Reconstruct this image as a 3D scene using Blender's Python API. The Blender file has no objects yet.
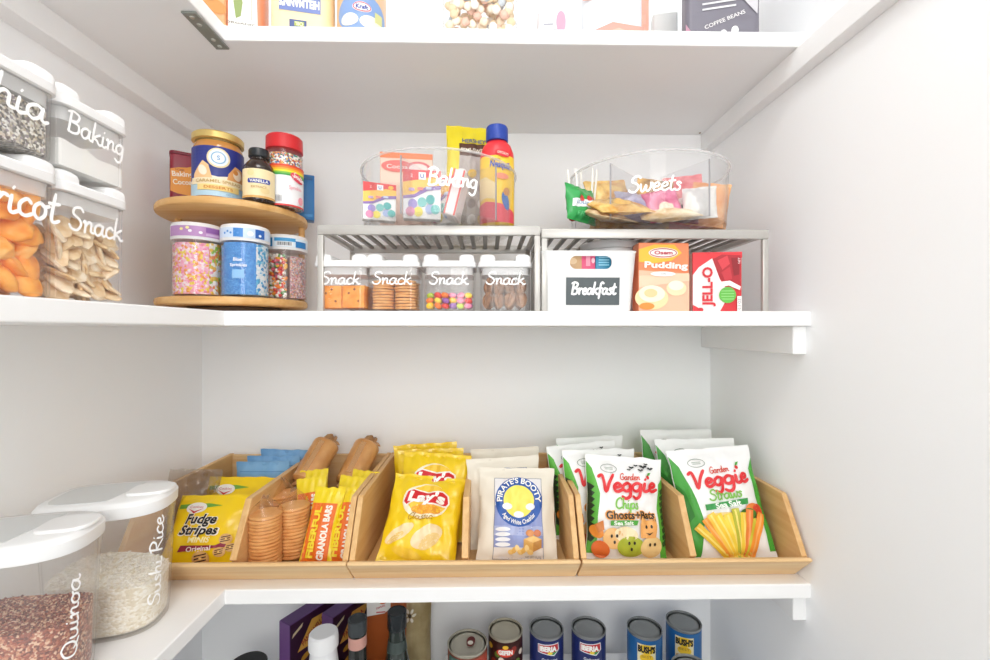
import bpy, bmesh, math, random
from mathutils import Vector, Matrix, noise
from mathutils.geometry import tessellate_polygon
C = bpy.context.scene.collection
PI = math.pi
R = random.Random(7)
F = 440.0; CAMZ = 1.40; YAW = math.radians(1.0)

# ---------------------------------------------------------------- places: a pixel of the photograph at a given depth
def at(px, py, Y):
    u = (px-495)/F; v = (330-py)/F
    t = Y/(math.cos(YAW)-u*math.sin(YAW))
    return Vector((t*(math.sin(YAW)+u*math.cos(YAW)), Y, CAMZ+t*v))
def ax(px, Y): return at(px, 330, Y).x

# ---------------------------------------------------------------- materials
def lin(h):
    h = h.lstrip('#'); out = []
    for i in (0, 2, 4):
        c = int(h[i:i+2], 16)/255
        out.append(c/12.92 if c <= .04045 else ((c+.055)/1.055)**2.4)
    return (*out, 1)
_m = {}
def mat(h, rough=.5, metal=0, spec=.5, coat=0):
    k = (h, rough, metal, spec, coat)
    if k in _m: return _m[k]
    m = bpy.data.materials.new('colour_'+h.lstrip('#')); m.use_nodes = True
    b = m.node_tree.nodes['Principled BSDF']
    b.inputs['Base Color'].default_value = lin(h); b.inputs['Roughness'].default_value = rough
    b.inputs['Metallic'].default_value = metal; b.inputs['Specular IOR Level'].default_value = spec
    b.inputs['Coat Weight'].default_value = coat
    _m[k] = m; return m
def nodes(name):
    m = bpy.data.materials.new(name); m.use_nodes = True
    nt = m.node_tree; return m, nt, nt.nodes['Principled BSDF'], nt.nodes.new, nt.links.new
def clear(name, tint='#f7f8f8', ior=1.45, rough=.04, milk=0.0, milkc='#ffffff', gain=1.0):
    m, nt, b, N, L = nodes(name)
    nt.nodes.remove(b); out = nt.nodes['Material Output']
    t = N('ShaderNodeBsdfTransparent'); t.inputs[0].default_value = lin(tint)
    g = N('ShaderNodeBsdfGlossy'); g.inputs['Roughness'].default_value = rough
    f = N('ShaderNodeLayerWeight'); f.inputs['Blend'].default_value = .5
    pw = N('ShaderNodeMath'); pw.operation = 'POWER'; pw.inputs[1].default_value = 4; L(f.outputs['Facing'], pw.inputs[0])
    mu = N('ShaderNodeMath'); mu.operation = 'MULTIPLY_ADD'; mu.use_clamp = True; mu.inputs[1].default_value = .55*gain; mu.inputs[2].default_value = .015*gain
    L(pw.outputs[0], mu.inputs[0])
    x = N('ShaderNodeMixShader'); L(mu.outputs[0], x.inputs[0]); L(t.outputs[0], x.inputs[1]); L(g.outputs[0], x.inputs[2])
    last = x
    if milk:
        d = N('ShaderNodeBsdfDiffuse'); d.inputs[0].default_value = lin(milkc)
        y = N('ShaderNodeMixShader'); y.inputs[0].default_value = milk
        L(x.outputs[0], y.inputs[1]); L(d.outputs[0], y.inputs[2]); last = y
    L(last.outputs[0], out.inputs[0]); return m
def wood(name, dark, light, sc=(2, 45, 45)):
    m, nt, b, N, L = nodes(name)
    tc = N('ShaderNodeTexCoord'); mp = N('ShaderNodeMapping'); mp.inputs['Scale'].default_value = sc
    L(tc.outputs['Object'], mp.inputs[0])
    n = N('ShaderNodeTexNoise'); n.inputs['Scale'].default_value = 3; n.inputs['Detail'].default_value = 5
    L(mp.outputs[0], n.inputs['Vector'])
    r = N('ShaderNodeValToRGB'); r.color_ramp.elements[0].position = .3; r.color_ramp.elements[1].position = .72
    r.color_ramp.elements[0].color = lin(dark); r.color_ramp.elements[1].color = lin(light)
    L(n.outputs['Fac'], r.inputs[0]); L(r.outputs[0], b.inputs['Base Color'])
    b.inputs['Roughness'].default_value = .45
    return m
def wall_mat(name, a, bcol, bump=.04):
    m, nt, b, N, L = nodes(name)
    tc = N('ShaderNodeTexCoord')
    n = N('ShaderNodeTexNoise'); n.inputs['Scale'].default_value = 1.6; n.inputs['Detail'].default_value = 2
    L(tc.outputs['Object'], n.inputs['Vector'])
    r = N('ShaderNodeValToRGB'); r.color_ramp.elements[0].color = lin(a); r.color_ramp.elements[1].color = lin(bcol)
    L(n.outputs['Fac'], r.inputs[0]); L(r.outputs[0], b.inputs['Base Color'])
    n2 = N('ShaderNodeTexNoise'); n2.inputs['Scale'].default_value = 160
    L(tc.outputs['Object'], n2.inputs['Vector'])
    bp = N('ShaderNodeBump'); bp.inputs['Strength'].default_value = bump; bp.inputs['Distance'].default_value = .001
    L(n2.outputs['Fac'], bp.inputs['Height']); L(bp.outputs[0], b.inputs['Normal'])
    b.inputs['Roughness'].default_value = .6; b.inputs['Specular IOR Level'].default_value = .25
    return m
def grains(name, cols, size, stretch=(1, 1, 1), bump=.8, rough=.55):
    """small pieces packed together: every cell its own colour from the list"""
    m, nt, b, N, L = nodes(name)
    tc = N('ShaderNodeTexCoord'); mp = N('ShaderNodeMapping'); mp.inputs['Scale'].default_value = stretch
    L(tc.outputs['Object'], mp.inputs[0])
    v = N('ShaderNodeTexVoronoi'); v.inputs['Scale'].default_value = 1/size; L(mp.outputs[0], v.inputs['Vector'])
    s = N('ShaderNodeSeparateColor'); L(v.outputs['Color'], s.inputs[0])
    r = N('ShaderNodeValToRGB'); r.color_ramp.interpolation = 'CONSTANT'
    els = r.color_ramp.elements
    while len(els) < len(cols): els.new(0)
    for i, c in enumerate(cols): els[i].position = i/len(cols)
    for i, c in enumerate(cols): els[i].color = lin(c)
    L(s.outputs[0], r.inputs[0]); L(r.outputs[0], b.inputs['Base Color'])
    bp = N('ShaderNodeBump'); bp.inputs['Strength'].default_value = bump; bp.inputs['Distance'].default_value = size*.5; bp.invert = True
    L(v.outputs['Distance'], bp.inputs['Height']); L(bp.outputs[0], b.inputs['Normal'])
    b.inputs['Roughness'].default_value = rough; return m
def foil(name, a, bcol, sc=30, rough=.3):
    m, nt, b, N, L = nodes(name)
    tc = N('ShaderNodeTexCoord'); n = N('ShaderNodeTexNoise'); n.inputs['Scale'].default_value = sc; n.inputs['Detail'].default_value = 4
    L(tc.outputs['Object'], n.inputs['Vector'])
    r = N('ShaderNodeValToRGB'); r.color_ramp.elements[0].position = .35; r.color_ramp.elements[1].position = .65
    r.color_ramp.elements[0].color = lin(a); r.color_ramp.elements[1].color = lin(bcol)
    L(n.outputs['Fac'], r.inputs[0]); L(r.outputs[0], b.inputs['Base Color'])
    bp = N('ShaderNodeBump'); bp.inputs['Strength'].default_value = .35; bp.inputs['Distance'].default_value = .004
    L(n.outputs['Fac'], bp.inputs['Height']); L(bp.outputs[0], b.inputs['Normal'])
    b.inputs['Roughness'].default_value = rough; return m

# ---------------------------------------------------------------- mesh building
class MB:
    def __init__(s): s.v = []; s.f = []; s.mi = []; s.mats = []; s.hard = 35
    def m(s, mt):
        if mt not in s.mats: s.mats.append(mt)
        return s.mats.index(mt)
    def add(s, vs, fs, mt, X=None):
        o = len(s.v); i = s.m(mt)
        s.v += [tuple(X @ Vector(p)) if X else tuple(p) for p in vs]
        for f in fs: s.f.append(tuple(k+o for k in f)); s.mi.append(i)
        return s
    def box(s, x0, x1, y0, y1, z0, z1, mt, r=0, seg=2, X=None):
        bm = bmesh.new(); bmesh.ops.create_cube(bm, size=1)
        for v in bm.verts: v.co = Vector(((x0+x1)/2+v.co.x*(x1-x0), (y0+y1)/2+v.co.y*(y1-y0), (z0+z1)/2+v.co.z*(z1-z0)))
        if r: bmesh.ops.bevel(bm, geom=bm.edges[:], offset=r, segments=seg, profile=.5, affect='EDGES')
        bm.verts.index_update()
        s.add([v.co[:] for v in bm.verts], [[v.index for v in f.verts] for f in bm.faces], mt, X); bm.free(); return s
    def loft(s, rings, mt, cap0=True, cap1=True, X=None, closed=True):
        n = len(rings[0]); vs = [p for r in rings for p in r]; fs = []
        for i in range(len(rings)-1):
            for j in range(n if closed else n-1):
                k = (j+1) % n
                fs.append((i*n+j, i*n+k, (i+1)*n+k, (i+1)*n+j))
        if cap0: fs.append(tuple(range(n))[::-1])
        if cap1: fs.append(tuple((len(rings)-1)*n+j for j in range(n)))
        return s.add(vs, fs, mt, X)
    def lathe(s, prof, mt, n=40, X=None, cap0=True, cap1=True):
        return s.loft([[(max(r, 1e-5)*math.cos(2*PI*j/n), max(r, 1e-5)*math.sin(2*PI*j/n), z) for j in range(n)] for r, z in prof], mt, cap0, cap1, X)
    def prism(s, pts, a, b, mt, axis='x', X=None):
        """polygon in the two other axes drawn out from a to b along axis"""
        def P(p, t): return (t, p[0], p[1]) if axis == 'x' else ((p[0], t, p[1]) if axis == 'y' else (p[0], p[1], t))
        n = len(pts)
        return s.add([P(p, a) for p in pts]+[P(p, b) for p in pts],
                     [tuple(range(n)), tuple(range(2*n-1, n-1, -1))]+[(j, n+j, n+(j+1) % n, (j+1) % n) for j in range(n)], mt, X)
    def tube(s, path, r, mt, n=8):
        P = [Vector(p) for p in path]; rings = []
        up = Vector((0, 0, 1))
        for i, p in enumerate(P):
            d = (P[min(i+1, len(P)-1)]-P[max(i-1, 0)]).normalized()
            a = d.cross(up if abs(d.z) < .9 else Vector((1, 0, 0))).normalized(); b = d.cross(a)
            rr = r[i] if isinstance(r, (list, tuple)) else r
            rings.append([p+(a*math.cos(2*PI*j/n)+b*math.sin(2*PI*j/n))*rr for j in range(n)])
        return s.loft(rings, mt)
    def ball(s, c, rx, ry, rz, mt, nu=14, nv=8, X=None, lump=0, seed=0):
        rings = []
        if lump: s.hard = 120
        for i in range(1, nv):
            t = PI*i/nv
            ring = []
            for j in range(nu):
                a = 2*PI*j/nu; p = Vector((math.sin(t)*math.cos(a), math.sin(t)*math.sin(a), -math.cos(t)))
                k = 1+lump*noise.noise(p*1.6+Vector((seed*3.1, seed, 0)))
                ring.append((c[0]+p.x*rx*k, c[1]+p.y*ry*k, c[2]+p.z*rz*k))
            rings.append(ring)
        o = len(s.v); s.loft(rings, mt, False, False, X)
        T = (lambda p: tuple(X @ Vector(p))) if X else tuple
        s.v += [T((c[0], c[1], c[2]-rz)), T((c[0], c[1], c[2]+rz))]; a = len(s.v)-2; i = s.m(mt); nn = len(rings)
        for j in range(nu):
            s.f.append((o+(j+1) % nu, o+j, a)); s.f.append((o+(nn-1)*nu+j, o+(nn-1)*nu+(j+1) % nu, a+1)); s.mi += [i, i]
        return s
    def build(s, name, parent=None, loc=None, rot=None, smooth=True):
        me = bpy.data.meshes.new(name); me.from_pydata(s.v, [], s.f)
        for mt in s.mats: me.materials.append(mt)
        me.polygons.foreach_set('material_index', s.mi)
        me.polygons.foreach_set('use_smooth', [smooth]*len(s.f))
        me.update()
        if smooth: me.set_sharp_from_angle(angle=math.radians(s.hard))
        o = bpy.data.objects.new(name, me); C.objects.link(o)
        if parent: o.parent = parent
        if loc is not None: o.location = loc
        if rot is not None: o.rotation_euler = rot
        return o
def rr(a, b, r, z, n=6, cx=0, cy=0):
    """rounded rectangle ring, half sizes a, b"""
    r = min(r, a*.999, b*.999); out = []
    for q, (sx, sy) in enumerate(((1, 1), (-1, 1), (-1, -1), (1, -1))):
        for k in range(n+1):
            t = PI/2*(q+k/n)
            out.append((cx+sx*(a-r)+r*math.cos(t), cy+sy*(b-r)+r*math.sin(t), z))
    return out
def tag(o, label=None, cat=None, group=None, kind=None):
    for k, v in (('label', label), ('category', cat), ('group', group), ('kind', kind)):
        if v: o[k] = v
    return o
def empty(name, loc=(0, 0, 0), rz=0):
    o = bpy.data.objects.new(name, None); C.objects.link(o); o.location = loc; o.rotation_euler = (0, 0, rz); o.empty_display_size = .02
    return o
def copy_tree(o, parent=None):
    c = o.copy(); C.objects.link(c)
    if parent: c.parent = parent
    for ch in list(o.children): copy_tree(ch, c)
    return c
def pose(o, loc, lean=0, roll=0, yaw=0):
    M = Matrix.Rotation(math.radians(yaw), 4, 'Z') @ Matrix.Rotation(-math.radians(lean), 4, 'X') @ Matrix.Rotation(math.radians(roll), 4, 'Y')
    o.rotation_euler = M.to_euler(); o.location = loc; return o

# ---------------------------------------------------------------- print on surfaces
_txt = {}
def text_tris(body, bold):
    k = (body, bold)
    if k in _txt: return _txt[k]
    cu = bpy.data.curves.new('t', 'FONT'); cu.body = body; cu.size = 1; cu.offset = bold; cu.resolution_u = 3; cu.fill_mode = 'FRONT'
    ob = bpy.data.objects.new('t', cu); C.objects.link(ob)
    dg = bpy.context.evaluated_depsgraph_get(); me = bpy.data.meshes.new_from_object(ob.evaluated_get(dg))
    me.calc_loop_triangles()
    vs = [(v.co.x, v.co.y) for v in me.vertices]; ts = [tuple(t.vertices) for t in me.loop_triangles]
    bpy.data.objects.remove(ob); bpy.data.curves.remove(cu); bpy.data.meshes.remove(me)
    x0 = min(v[0] for v in vs); x1 = max(v[0] for v in vs)
    _txt[k] = ([(v[0]-(x0+x1)/2, v[1]) for v in vs], ts, x1-x0); return _txt[k]
GL = {
 'S': (.6, [[(.55,.85),(.4,1),(.15,.92),(.12,.68),(.4,.5),(.5,.28),(.35,.03),(.1,.05),(-.02,.2)]]),
 'n': (.52, [[(0,.42),(.08,.5),(.1,.25),(.1,0)],[(.1,.26),(.24,.48),(.37,.42),(.38,.1),(.52,.05)]]),
 'a': (.56, [[(.42,.42),(.25,.5),(.06,.35),(.05,.12),(.2,0),(.36,.14),(.43,.47),(.42,.12),(.52,.02),(.6,.08)]]),
 'c': (.44, [[(.38,.4),(.25,.5),(.06,.33),(.08,.08),(.25,0),(.45,.1)]]),
 'k': (.5, [[(.1,1),(.06,.5),(.05,0)],[(.4,.5),(.08,.24),(.25,.18),(.4,0),(.54,.06)]]),
 'B': (.62, [[(.12,.95),(.08,.5),(.06,0)],[(-.04,.9),(.2,1),(.48,.88),(.4,.6),(.12,.52),(.48,.44),(.5,.12),(.25,0),(.02,.05)]]),
 'i': (.27, [[(.08,.48),(.06,.1),(.15,0),(.3,.08)],[(.1,.7),(.12,.74)]]),
 'g': (.52, [[(.42,.42),(.25,.5),(.06,.35),(.06,.12),(.22,.02),(.38,.15),(.43,.48),(.4,-.2),(.22,-.42),(.02,-.3)]]),
 'w': (.66, [[(0,.48),(.06,.1),(.18,.02),(.3,.4),(.34,.1),(.46,.02),(.58,.3),(.56,.5),(.68,.42)]]),
 'e': (.44, [[(.05,.22),(.3,.28),(.35,.42),(.22,.5),(.06,.32),(.1,.06),(.26,0),(.46,.12)]]),
 't': (.34, [[(.16,.88),(.1,.15),(.2,0),(.36,.08)],[(-.02,.56),(.15,.57),(.32,.6)]]),
 's': (.38, [[(.32,.42),(.2,.5),(.1,.4),(.28,.22),(.24,.03),(.08,0),(0,.08)]]),
 'r': (.38, [[(.02,.42),(.1,.5),(.1,.25),(.1,0)],[(.1,.28),(.22,.47),(.36,.44)]]),
 'o': (.5, [[(.22,.5),(.06,.35),(.06,.12),(.22,0),(.38,.14),(.38,.36),(.22,.5),(.34,.4),(.5,.45)]]),
 'u': (.54, [[(.04,.48),(.05,.12),(.18,0),(.34,.12),(.38,.48),(.38,.1),(.48,.02),(.56,.06)]]),
 'h': (.52, [[(.12,1),(.08,.5),(.06,0)],[(.07,.26),(.22,.48),(.36,.4),(.37,.08),(.52,.04)]]),
 'f': (.36, [[(.42,.9),(.28,1),(.16,.8),(.13,.2),(.1,-.35)],[(-.02,.48),(.15,.49),(.34,.5)]]),
 'p': (.48, [[(.06,.48),(.05,0),(.04,-.4)],[(.06,.3),(.22,.5),(.4,.36),(.36,.1),(.2,0),(.06,.12)]]),
 'A': (.62, [[(0,0),(.16,.6),(.3,1),(.44,.5),(.56,0)],[(.1,.35),(.3,.36),(.5,.35)]]),
 'C': (.6, [[(.55,.82),(.36,1),(.08,.75),(.05,.25),(.28,0),(.58,.15)]]),
 'R': (.6, [[(.12,.95),(.08,.5),(.06,0)],[(-.02,.88),(.25,1),(.5,.82),(.4,.55),(.1,.48),(.3,.3),(.56,0)]]),
 'Q': (.74, [[(.35,1),(.08,.75),(.08,.2),(.35,0),(.6,.25),(.6,.75),(.35,1)],[(.35,.22),(.5,.05),(.72,-.08)]]),
 'V': (.6, [[(-.1,.9),(.05,1),(.16,.6),(.26,0),(.42,.55),(.62,1.02)]]),
 'G': (.62, [[(.55,.82),(.36,1),(.08,.75),(.05,.25),(.28,0),(.52,.12),(.54,.42),(.3,.42)]]),
 'd': (.54, [[(.42,.42),(.25,.5),(.06,.35),(.05,.12),(.2,0),(.36,.14),(.44,1),(.42,.12),(.54,.04)]]),
 'L': (.55, [[(.2,1),(.1,.5),(.05,.03),(.3,.05),(.58,.12)]]),
 'y': (.5, [[(.04,.48),(.08,.15),(.22,.08),(.36,.2),(.42,.48),(.36,-.15),(.2,-.4),(.0,-.28)]]),
 "'": (.2, [[(.08,1),(.05,.78)]]), ' ': (.35, []), 'l': (.26, [[(.1,1),(.06,.2),(.14,0),(.28,.08)]]),
 'I': (.3, [[(.12,1),(.08,.5),(.06,0)]]), 'N': (.6, [[(.02,0),(.06,1),(.42,0),(.5,1)]]),
}
class Print:
    """flat shapes, letters and strokes laid on a surface f(x, y, off) -> point; x, y in metres on the surface"""
    def __init__(s, f, maxlen=.0055, step=.0004): s.f = f; s.mb = MB(); s.ml = maxlen; s.st = step; s.L = 0; s.e = 0; s.a = 0
    def tri(s, a, b, c, mt, dep=0):
        if s.ml and dep < 9:
            d = sorted(((Vector(a)-Vector(b)).length, 0), )
            e = [(math.dist(a, b), a, b, c), (math.dist(b, c), b, c, a), (math.dist(c, a), c, a, b)]
            L, p, q, r = max(e, key=lambda t: t[0])
            if L > s.ml:
                m = ((p[0]+q[0])/2, (p[1]+q[1])/2)
                s.tri(p, m, r, mt, dep+1); s.tri(m, q, r, mt, dep+1); return
        off = .0007+s.st*s.L+s.e+s.a
        s.mb.add([s.f(p[0], p[1], off) for p in (a, b, c)], [(0, 1, 2)], mt)
    def poly(s, pts, col):
        s.a += 7e-5; mt = col if not isinstance(col, str) else mat(col, .45)
        if sum(a[0]*b[1]-b[0]*a[1] for a, b in zip(pts, pts[1:]+pts[:1])) < 0: pts = pts[::-1]
        for t in tessellate_polygon([[Vector((p[0], p[1], 0)) for p in pts]]):
            a, b, c = (pts[k] for k in t)
            if (b[0]-a[0])*(c[1]-a[1])-(c[0]-a[0])*(b[1]-a[1]) < 0: b, c = c, b
            s.tri(a, b, c, mt)
        return s
    def rect(s, x0, x1, y0, y1, col): return s.poly([(x0, y0), (x1, y0), (x1, y1), (x0, y1)], col)
    def ell(s, cx, cy, rx, ry, col, rot=0, n=28):
        c, d = math.cos(rot), math.sin(rot); P = []
        for k in range(n):
            a = 2*PI*k/n; x, y = rx*math.cos(a), ry*math.sin(a); P.append((cx+x*c-y*d, cy+x*d+y*c))
        return s.poly(P, col)
    def ring(s, cx, cy, rx, ry, w, col, n=32):
        s.a += 7e-5; mt = mat(col, .45)
        for k in range(n):
            a, b = 2*PI*k/n, 2*PI*(k+1)/n
            o = lambda t, e: (cx+(rx-e)*math.cos(t), cy+(ry-e)*math.sin(t))
            s.tri(o(a, 0), o(b, 0), o(b, w), mt); s.tri(o(a, 0), o(b, w), o(a, w), mt)
        return s
    def text(s, body, cx, cy, h, col, w=None, rot=0, bold=.01, shear=0, arc=None):
        """h is the capital height; arc = (radius, up) bends the line round the point (cx, cy)"""
        s.a += 7e-5; vs, ts, W = text_tris(body, bold); k = h/.70; kx = (w/W) if w else k
        mt = mat(col, .45); c, d = math.cos(rot), math.sin(rot); P = []
        for x, y in vs:
            x, y = x*kx+shear*y*k, y*k
            if arc:
                r, up = arc
                if up > 0: a = PI/2-x/r; P.append((cx+(r+y)*math.cos(a), cy+(r+y)*math.sin(a)))
                else: a = -PI/2+x/r; P.append((cx+(r-y)*math.cos(a), cy+(r-y)*math.sin(a)))
            else: P.append((cx+x*c-y*d, cy+x*d+y*c))
        ml = s.ml; s.ml = ml*1.6 if ml else ml
        for t in ts: s.tri(P[t[0]], P[t[1]], P[t[2]], mt)
        s.ml = ml; return s
    def script(s, body, cx, cy, h, col, wd=.1, rot=0, width=None, shear=.12):
        """hand-written letters, h the tall-letter height, centred on cx, baseline cy"""
        s.a += 7e-5; tot = sum(GL[ch][0] for ch in body); kx = (width/tot) if width else h; x = -tot/2
        mt = col if not isinstance(col, str) else mat(col, .5); c, d = math.cos(rot), math.sin(rot)
        for ch in body:
            adv, st = GL[ch]
            for pts in st:
                S = []
                Q = [pts[0]]+list(pts)+[pts[-1]]
                if len(pts) == 2: S = list(pts)
                else:
                    for i in range(1, len(Q)-2):
                        for k in range(5):
                            t = k/5; p0, p1, p2, p3 = (Vector(q) for q in Q[i-1:i+3])
                            S.append(tuple(.5*((2*p1)+(p2-p0)*t+(2*p0-5*p1+4*p2-p3)*t*t+(3*p1-p0-3*p2+p3)*t**3)))
                    S.append(pts[-1])
                P = []
                for px, py in S:
                    X = (x+px+shear*py)*kx; Y = py*h; P.append(Vector((cx+X*c-Y*d, cy+X*d+Y*c)))
                w = wd*h/2; Lf = []; Rt = []
                for i, p in enumerate(P):
                    t = (P[min(i+1, len(P)-1)]-P[max(i-1, 0)])
                    t = t.normalized() if t.length > 1e-9 else Vector((1, 0))
                    e = t*w*.7*(-1 if i == 0 else (1 if i == len(P)-1 else 0)); nrm = Vector((-t.y, t.x))*w*(.6 if i in (0, len(P)-1) else 1)
                    Lf.append(p+nrm+e); Rt.append(p-nrm+e)
                for i in range(len(P)-1):
                    s.e += 4e-6; s.tri(tuple(Rt[i]), tuple(Rt[i+1]), tuple(Lf[i+1]), mt); s.tri(tuple(Rt[i]), tuple(Lf[i+1]), tuple(Lf[i]), mt)
            x += adv
        s.e = 0; return s
    def build(s, name, parent): return s.mb.build(name, parent, smooth=False)
def flat_front(y, z0=0): return lambda x, z, o: (x, y-o, z0+z)
def flat_left(x, z0=0): return lambda t, z, o: (x-o, -t, z0+z)
def flat_right(x, z0=0): return lambda t, z, o: (x+o, t, z0+z)
def round_front(r, a0=0):
    """front of an upright cylinder; a0 turns the print"""
    def f(x, z, o):
        a = -PI/2+x/r+a0; return ((r+o)*math.cos(a), (r+o)*math.sin(a), z)
    return f

# ---------------------------------------------------------------- pouches (crisp bags, sweet bags ...)
def pouch_surface(w, h, t, seed, wr=1.0, seal=.055):
    def f(x, y, o, side=1):
        u = max(-1, min(1, x/(w/2))); v = max(0, min(1, y/h))
        p = max(0, min(1, (v-seal)/(1-2*seal)))
        body = math.sin(PI*p)**.6 if 0 < p < 1 else 0
        hor = max(0, 1-abs(u)**2.6)**.75
        e = min(v, 1-v)
        wrk = math.sin(u*13+seed)*.0016*math.exp(-max(0, e-seal)*9)*(1 if e > seal*.8 else .25)
        q = Vector((u*2.2+seed*1.7, v*3.1, side*4+seed))
        wrk += noise.noise(q)*t*.17*(body+.15)+noise.noise(q*2.7)*t*.085*(body+.12)+abs(noise.noise(Vector((u*3.1+v*2.2+seed, v*1.3-u, seed+side*9))))*t*.07*body
        d = (t/2*body*hor+.0008)+wr*wrk*(.35+hor*.65)
        X = u*w/2*(1-.045*body+.01*math.sin(v*17+seed+u))
        if abs(v-1) < .02 or v < .02: X *= 1
        return (X, -side*(d+o), v*h+.003*noise.noise(Vector((u*3, seed, 0)))*(1 if v > .95 else 0))
    return f
def pouch(name, w, h, t, seed, m, back=None, nu=26, nv=32, wr=1.0, sealm=None):
    f = pouch_surface(w, h, t, seed, wr); mb = MB(); mb.hard = 50
    for side in (1, -1):
        vs = []
        for j in range(nv+1):
            for i in range(nu+1): vs.append(f((-1+2*i/nu)*w/2, h*j/nv, 0, side))
        fs = []
        for j in range(nv):
            for i in range(nu):
                q = (j*(nu+1)+i, j*(nu+1)+i+1, (j+1)*(nu+1)+i+1, (j+1)*(nu+1)+i)
                fs.append(q if side == 1 else q[::-1])
        mb.add(vs, fs, m if side == 1 else (back or m))
    n1 = (nu+1)*(nv+1); rim = []
    i0 = mb.m(m)
    for i in range(nu):
        rim.append((i+1, i, n1+i, n1+i+1)); k = nv*(nu+1)+i; rim.append((k, k+1, n1+k+1, n1+k))
    for j in range(nv):
        a = j*(nu+1); b = a+nu+1; rim.append((a, b, n1+b, n1+a)); a += nu; b += nu; rim.append((b, a, n1+a, n1+b))
    for q in rim: mb.f.append(q); mb.mi.append(i0)
    return mb.build(name), f
# ================================================================= the setting
ZU, ZM, ZL, ZB = CAMZ+.517, CAMZ+.0325, CAMZ-.441, CAMZ-.92     # shelf tops
TH = .0255; YB = 1.10; XL, XR = -.705, .5625; YF = .754; XLEG = -.445; YN = -1.30
WALL = wall_mat('painted_wall', '#f4f5f6', '#f7f8f9'); SHELF = wall_mat('white_shelf_paint', '#eeeeee', '#f1f1f1', .02)
def struct(name, mb, parent=None):
    o = mb.build(name, parent, smooth=False); o['kind'] = 'structure'; return o
struct('wall_back', MB().box(XL-.1, XR+.1, YB, YB+.1, 0, 2.6, WALL))
struct('wall_left', MB().box(XL-.1, XL, YN, YB, 0, 2.6, WALL))
struct('wall_right', MB().box(XR, XR+.1, YN, YB, 0, 2.6, WALL))
struct('floor', MB().box(XL-.1, XR+.1, -1.2, YB+.1, -.1, 0, wood('floor_boards', '#7f7d7b', '#8f8d8b')))
struct('ceiling', MB().box(XL-.1, XR+.1, YN, YB+.1, 2.6, 2.7, WALL))
# cleats under the shelves
def cleat(n, x0, x1, y0, y1, z0, z1):
    struct('trim_%d' % n, MB().box(x0, x1, y0, y1, z0, z1, SHELF, .0015, 1))
cleat(1, XL, -.668, .15, YB, ZU-TH-.042, ZU-TH); cleat(2, .538, XR, .25, YB, ZU-TH-.042, ZU-TH)
cleat(3, .539, XR, .766, YB, ZM-TH-.05, ZM-TH)
cleat(5, .539, XR, .766, YB, ZL-TH-.046, ZL-TH)
cleat(7, XL, XL+.02, .15, YB, ZB-TH-.046, ZB-TH); cleat(8, .53, XR, .766, YB, ZB-TH-.046, ZB-TH)
def shelf(z, label, g, leg=True):
    pts = [(XL, .18), (XLEG, .18), (XLEG, YF), (XR, YF), (XR, YB), (XL, YB)] if leg else [(XL, YF), (XR, YF), (XR, YB), (XL, YB)]
    o = MB().prism(pts, z-TH, z, SHELF, 'z')
    o = o.build('shelf', smooth=False)
    bv = o.modifiers.new('edge', 'BEVEL'); bv.width = .002; bv.segments = 2
    return tag(o, label, 'shelf', g)
G = 'white painted pantry shelves'
s1 = shelf(ZU, 'white L-shaped shelf highest in the pantry with a grey metal plate screwed underneath', G)
shelf(ZM, 'white L-shaped shelf carrying the turntables, snack canisters and wire risers', G)
shelf(ZL, 'white L-shaped shelf under the three bamboo bins of snacks', G)
shelf(ZB, 'white lowest shelf below the cans and bottles, in shade', G, False)
STEEL = mat('#8f938c', .4, .3)
pl = MB().box(-.472, -.449, .685, .775, ZU-TH-.0035, ZU-TH, STEEL, .001, 1).build('mending_plate', s1)
for y in (.695, .712, .748, .765): MB().lathe([(.0038, 0), (.003, -.0014), (.0005, -.0016)], mat('#b9bbb5', .35, .6), 12, Matrix.Translation((-.4605, y, ZU-TH-.0035))).build('screw_head', pl)
nh = MB().lathe([(.0028, 0), (.0022, -.001)], mat('#8a6a45', .5), 10, Matrix.Translation((.53, 1.088, ZU-TH))).build('nail_head', s1)

# ================================================================= bamboo bins
BAM = wood('bamboo', '#d9b07b', '#e8cb9d', (1.2, 30, 30)); BAM2 = wood('bamboo_side', '#cfa066', '#dfb981', (30, 1.2, 25)); BAME = wood('bamboo_edge', '#dcb784', '#eacda2', (8, 8, 8))
def make_bin(w):
    root = empty('bamboo_bin'); h = w/2
    MB().box(-h+.0105, h-.0105, .016, .2975, 0, .008, BAM2, .001, 1).build('base', root)
    MB().box(-h+.0105, h-.0105, .298, .308, 0, .136, BAM, .001, 1).build('back_panel', root)
    o = MB().prism([(0, 0), (-.044, .046), (-.040, .0495), (-.0315, .0475), (.0125, 0)], -h, h, BAM, 'x').build('front_panel', root, smooth=False)
    b = o.modifiers.new('e', 'BEVEL'); b.width = .0015; b.segments = 2
    side = [(.013, 0), (-.031, .0475), (.021, .136), (.025, .138), (.308, .138), (.308, 0)]
    for x in (-h, h-.010):
        o = MB().prism(side, x, x+.010, BAM2, 'x').build('side_panel', root, smooth=False)
        b = o.modifiers.new('e', 'BEVEL'); b.width = .0015; b.segments = 2
    o = MB().prism([(.0165, .0085), (-.0265, .0475), (.0245, .134), (.2975, .134), (.2975, .0085)], -.0058, .0058, BAM2, 'x').build('divider', root, smooth=False)
    b = o.modifiers.new('e', 'BEVEL'); b.width = .0015; b.segments = 2
    return root
E1, E2, E3 = ax(346.5, .742), ax(581, .742), ax(814.5, .742); BW = (E3-E1)/2
binA = make_bin(BW-.003)
BX = (E1-BW/2, (E1+E2)/2, (E2+E3)/2)
BL = ('bamboo divided bin holding yellow cookie pouches and brown biscuit sleeves',
      'bamboo divided bin holding yellow chip bags and beige puff bags',
      'bamboo divided bin holding white and green veggie snack bags against the right wall')
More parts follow.
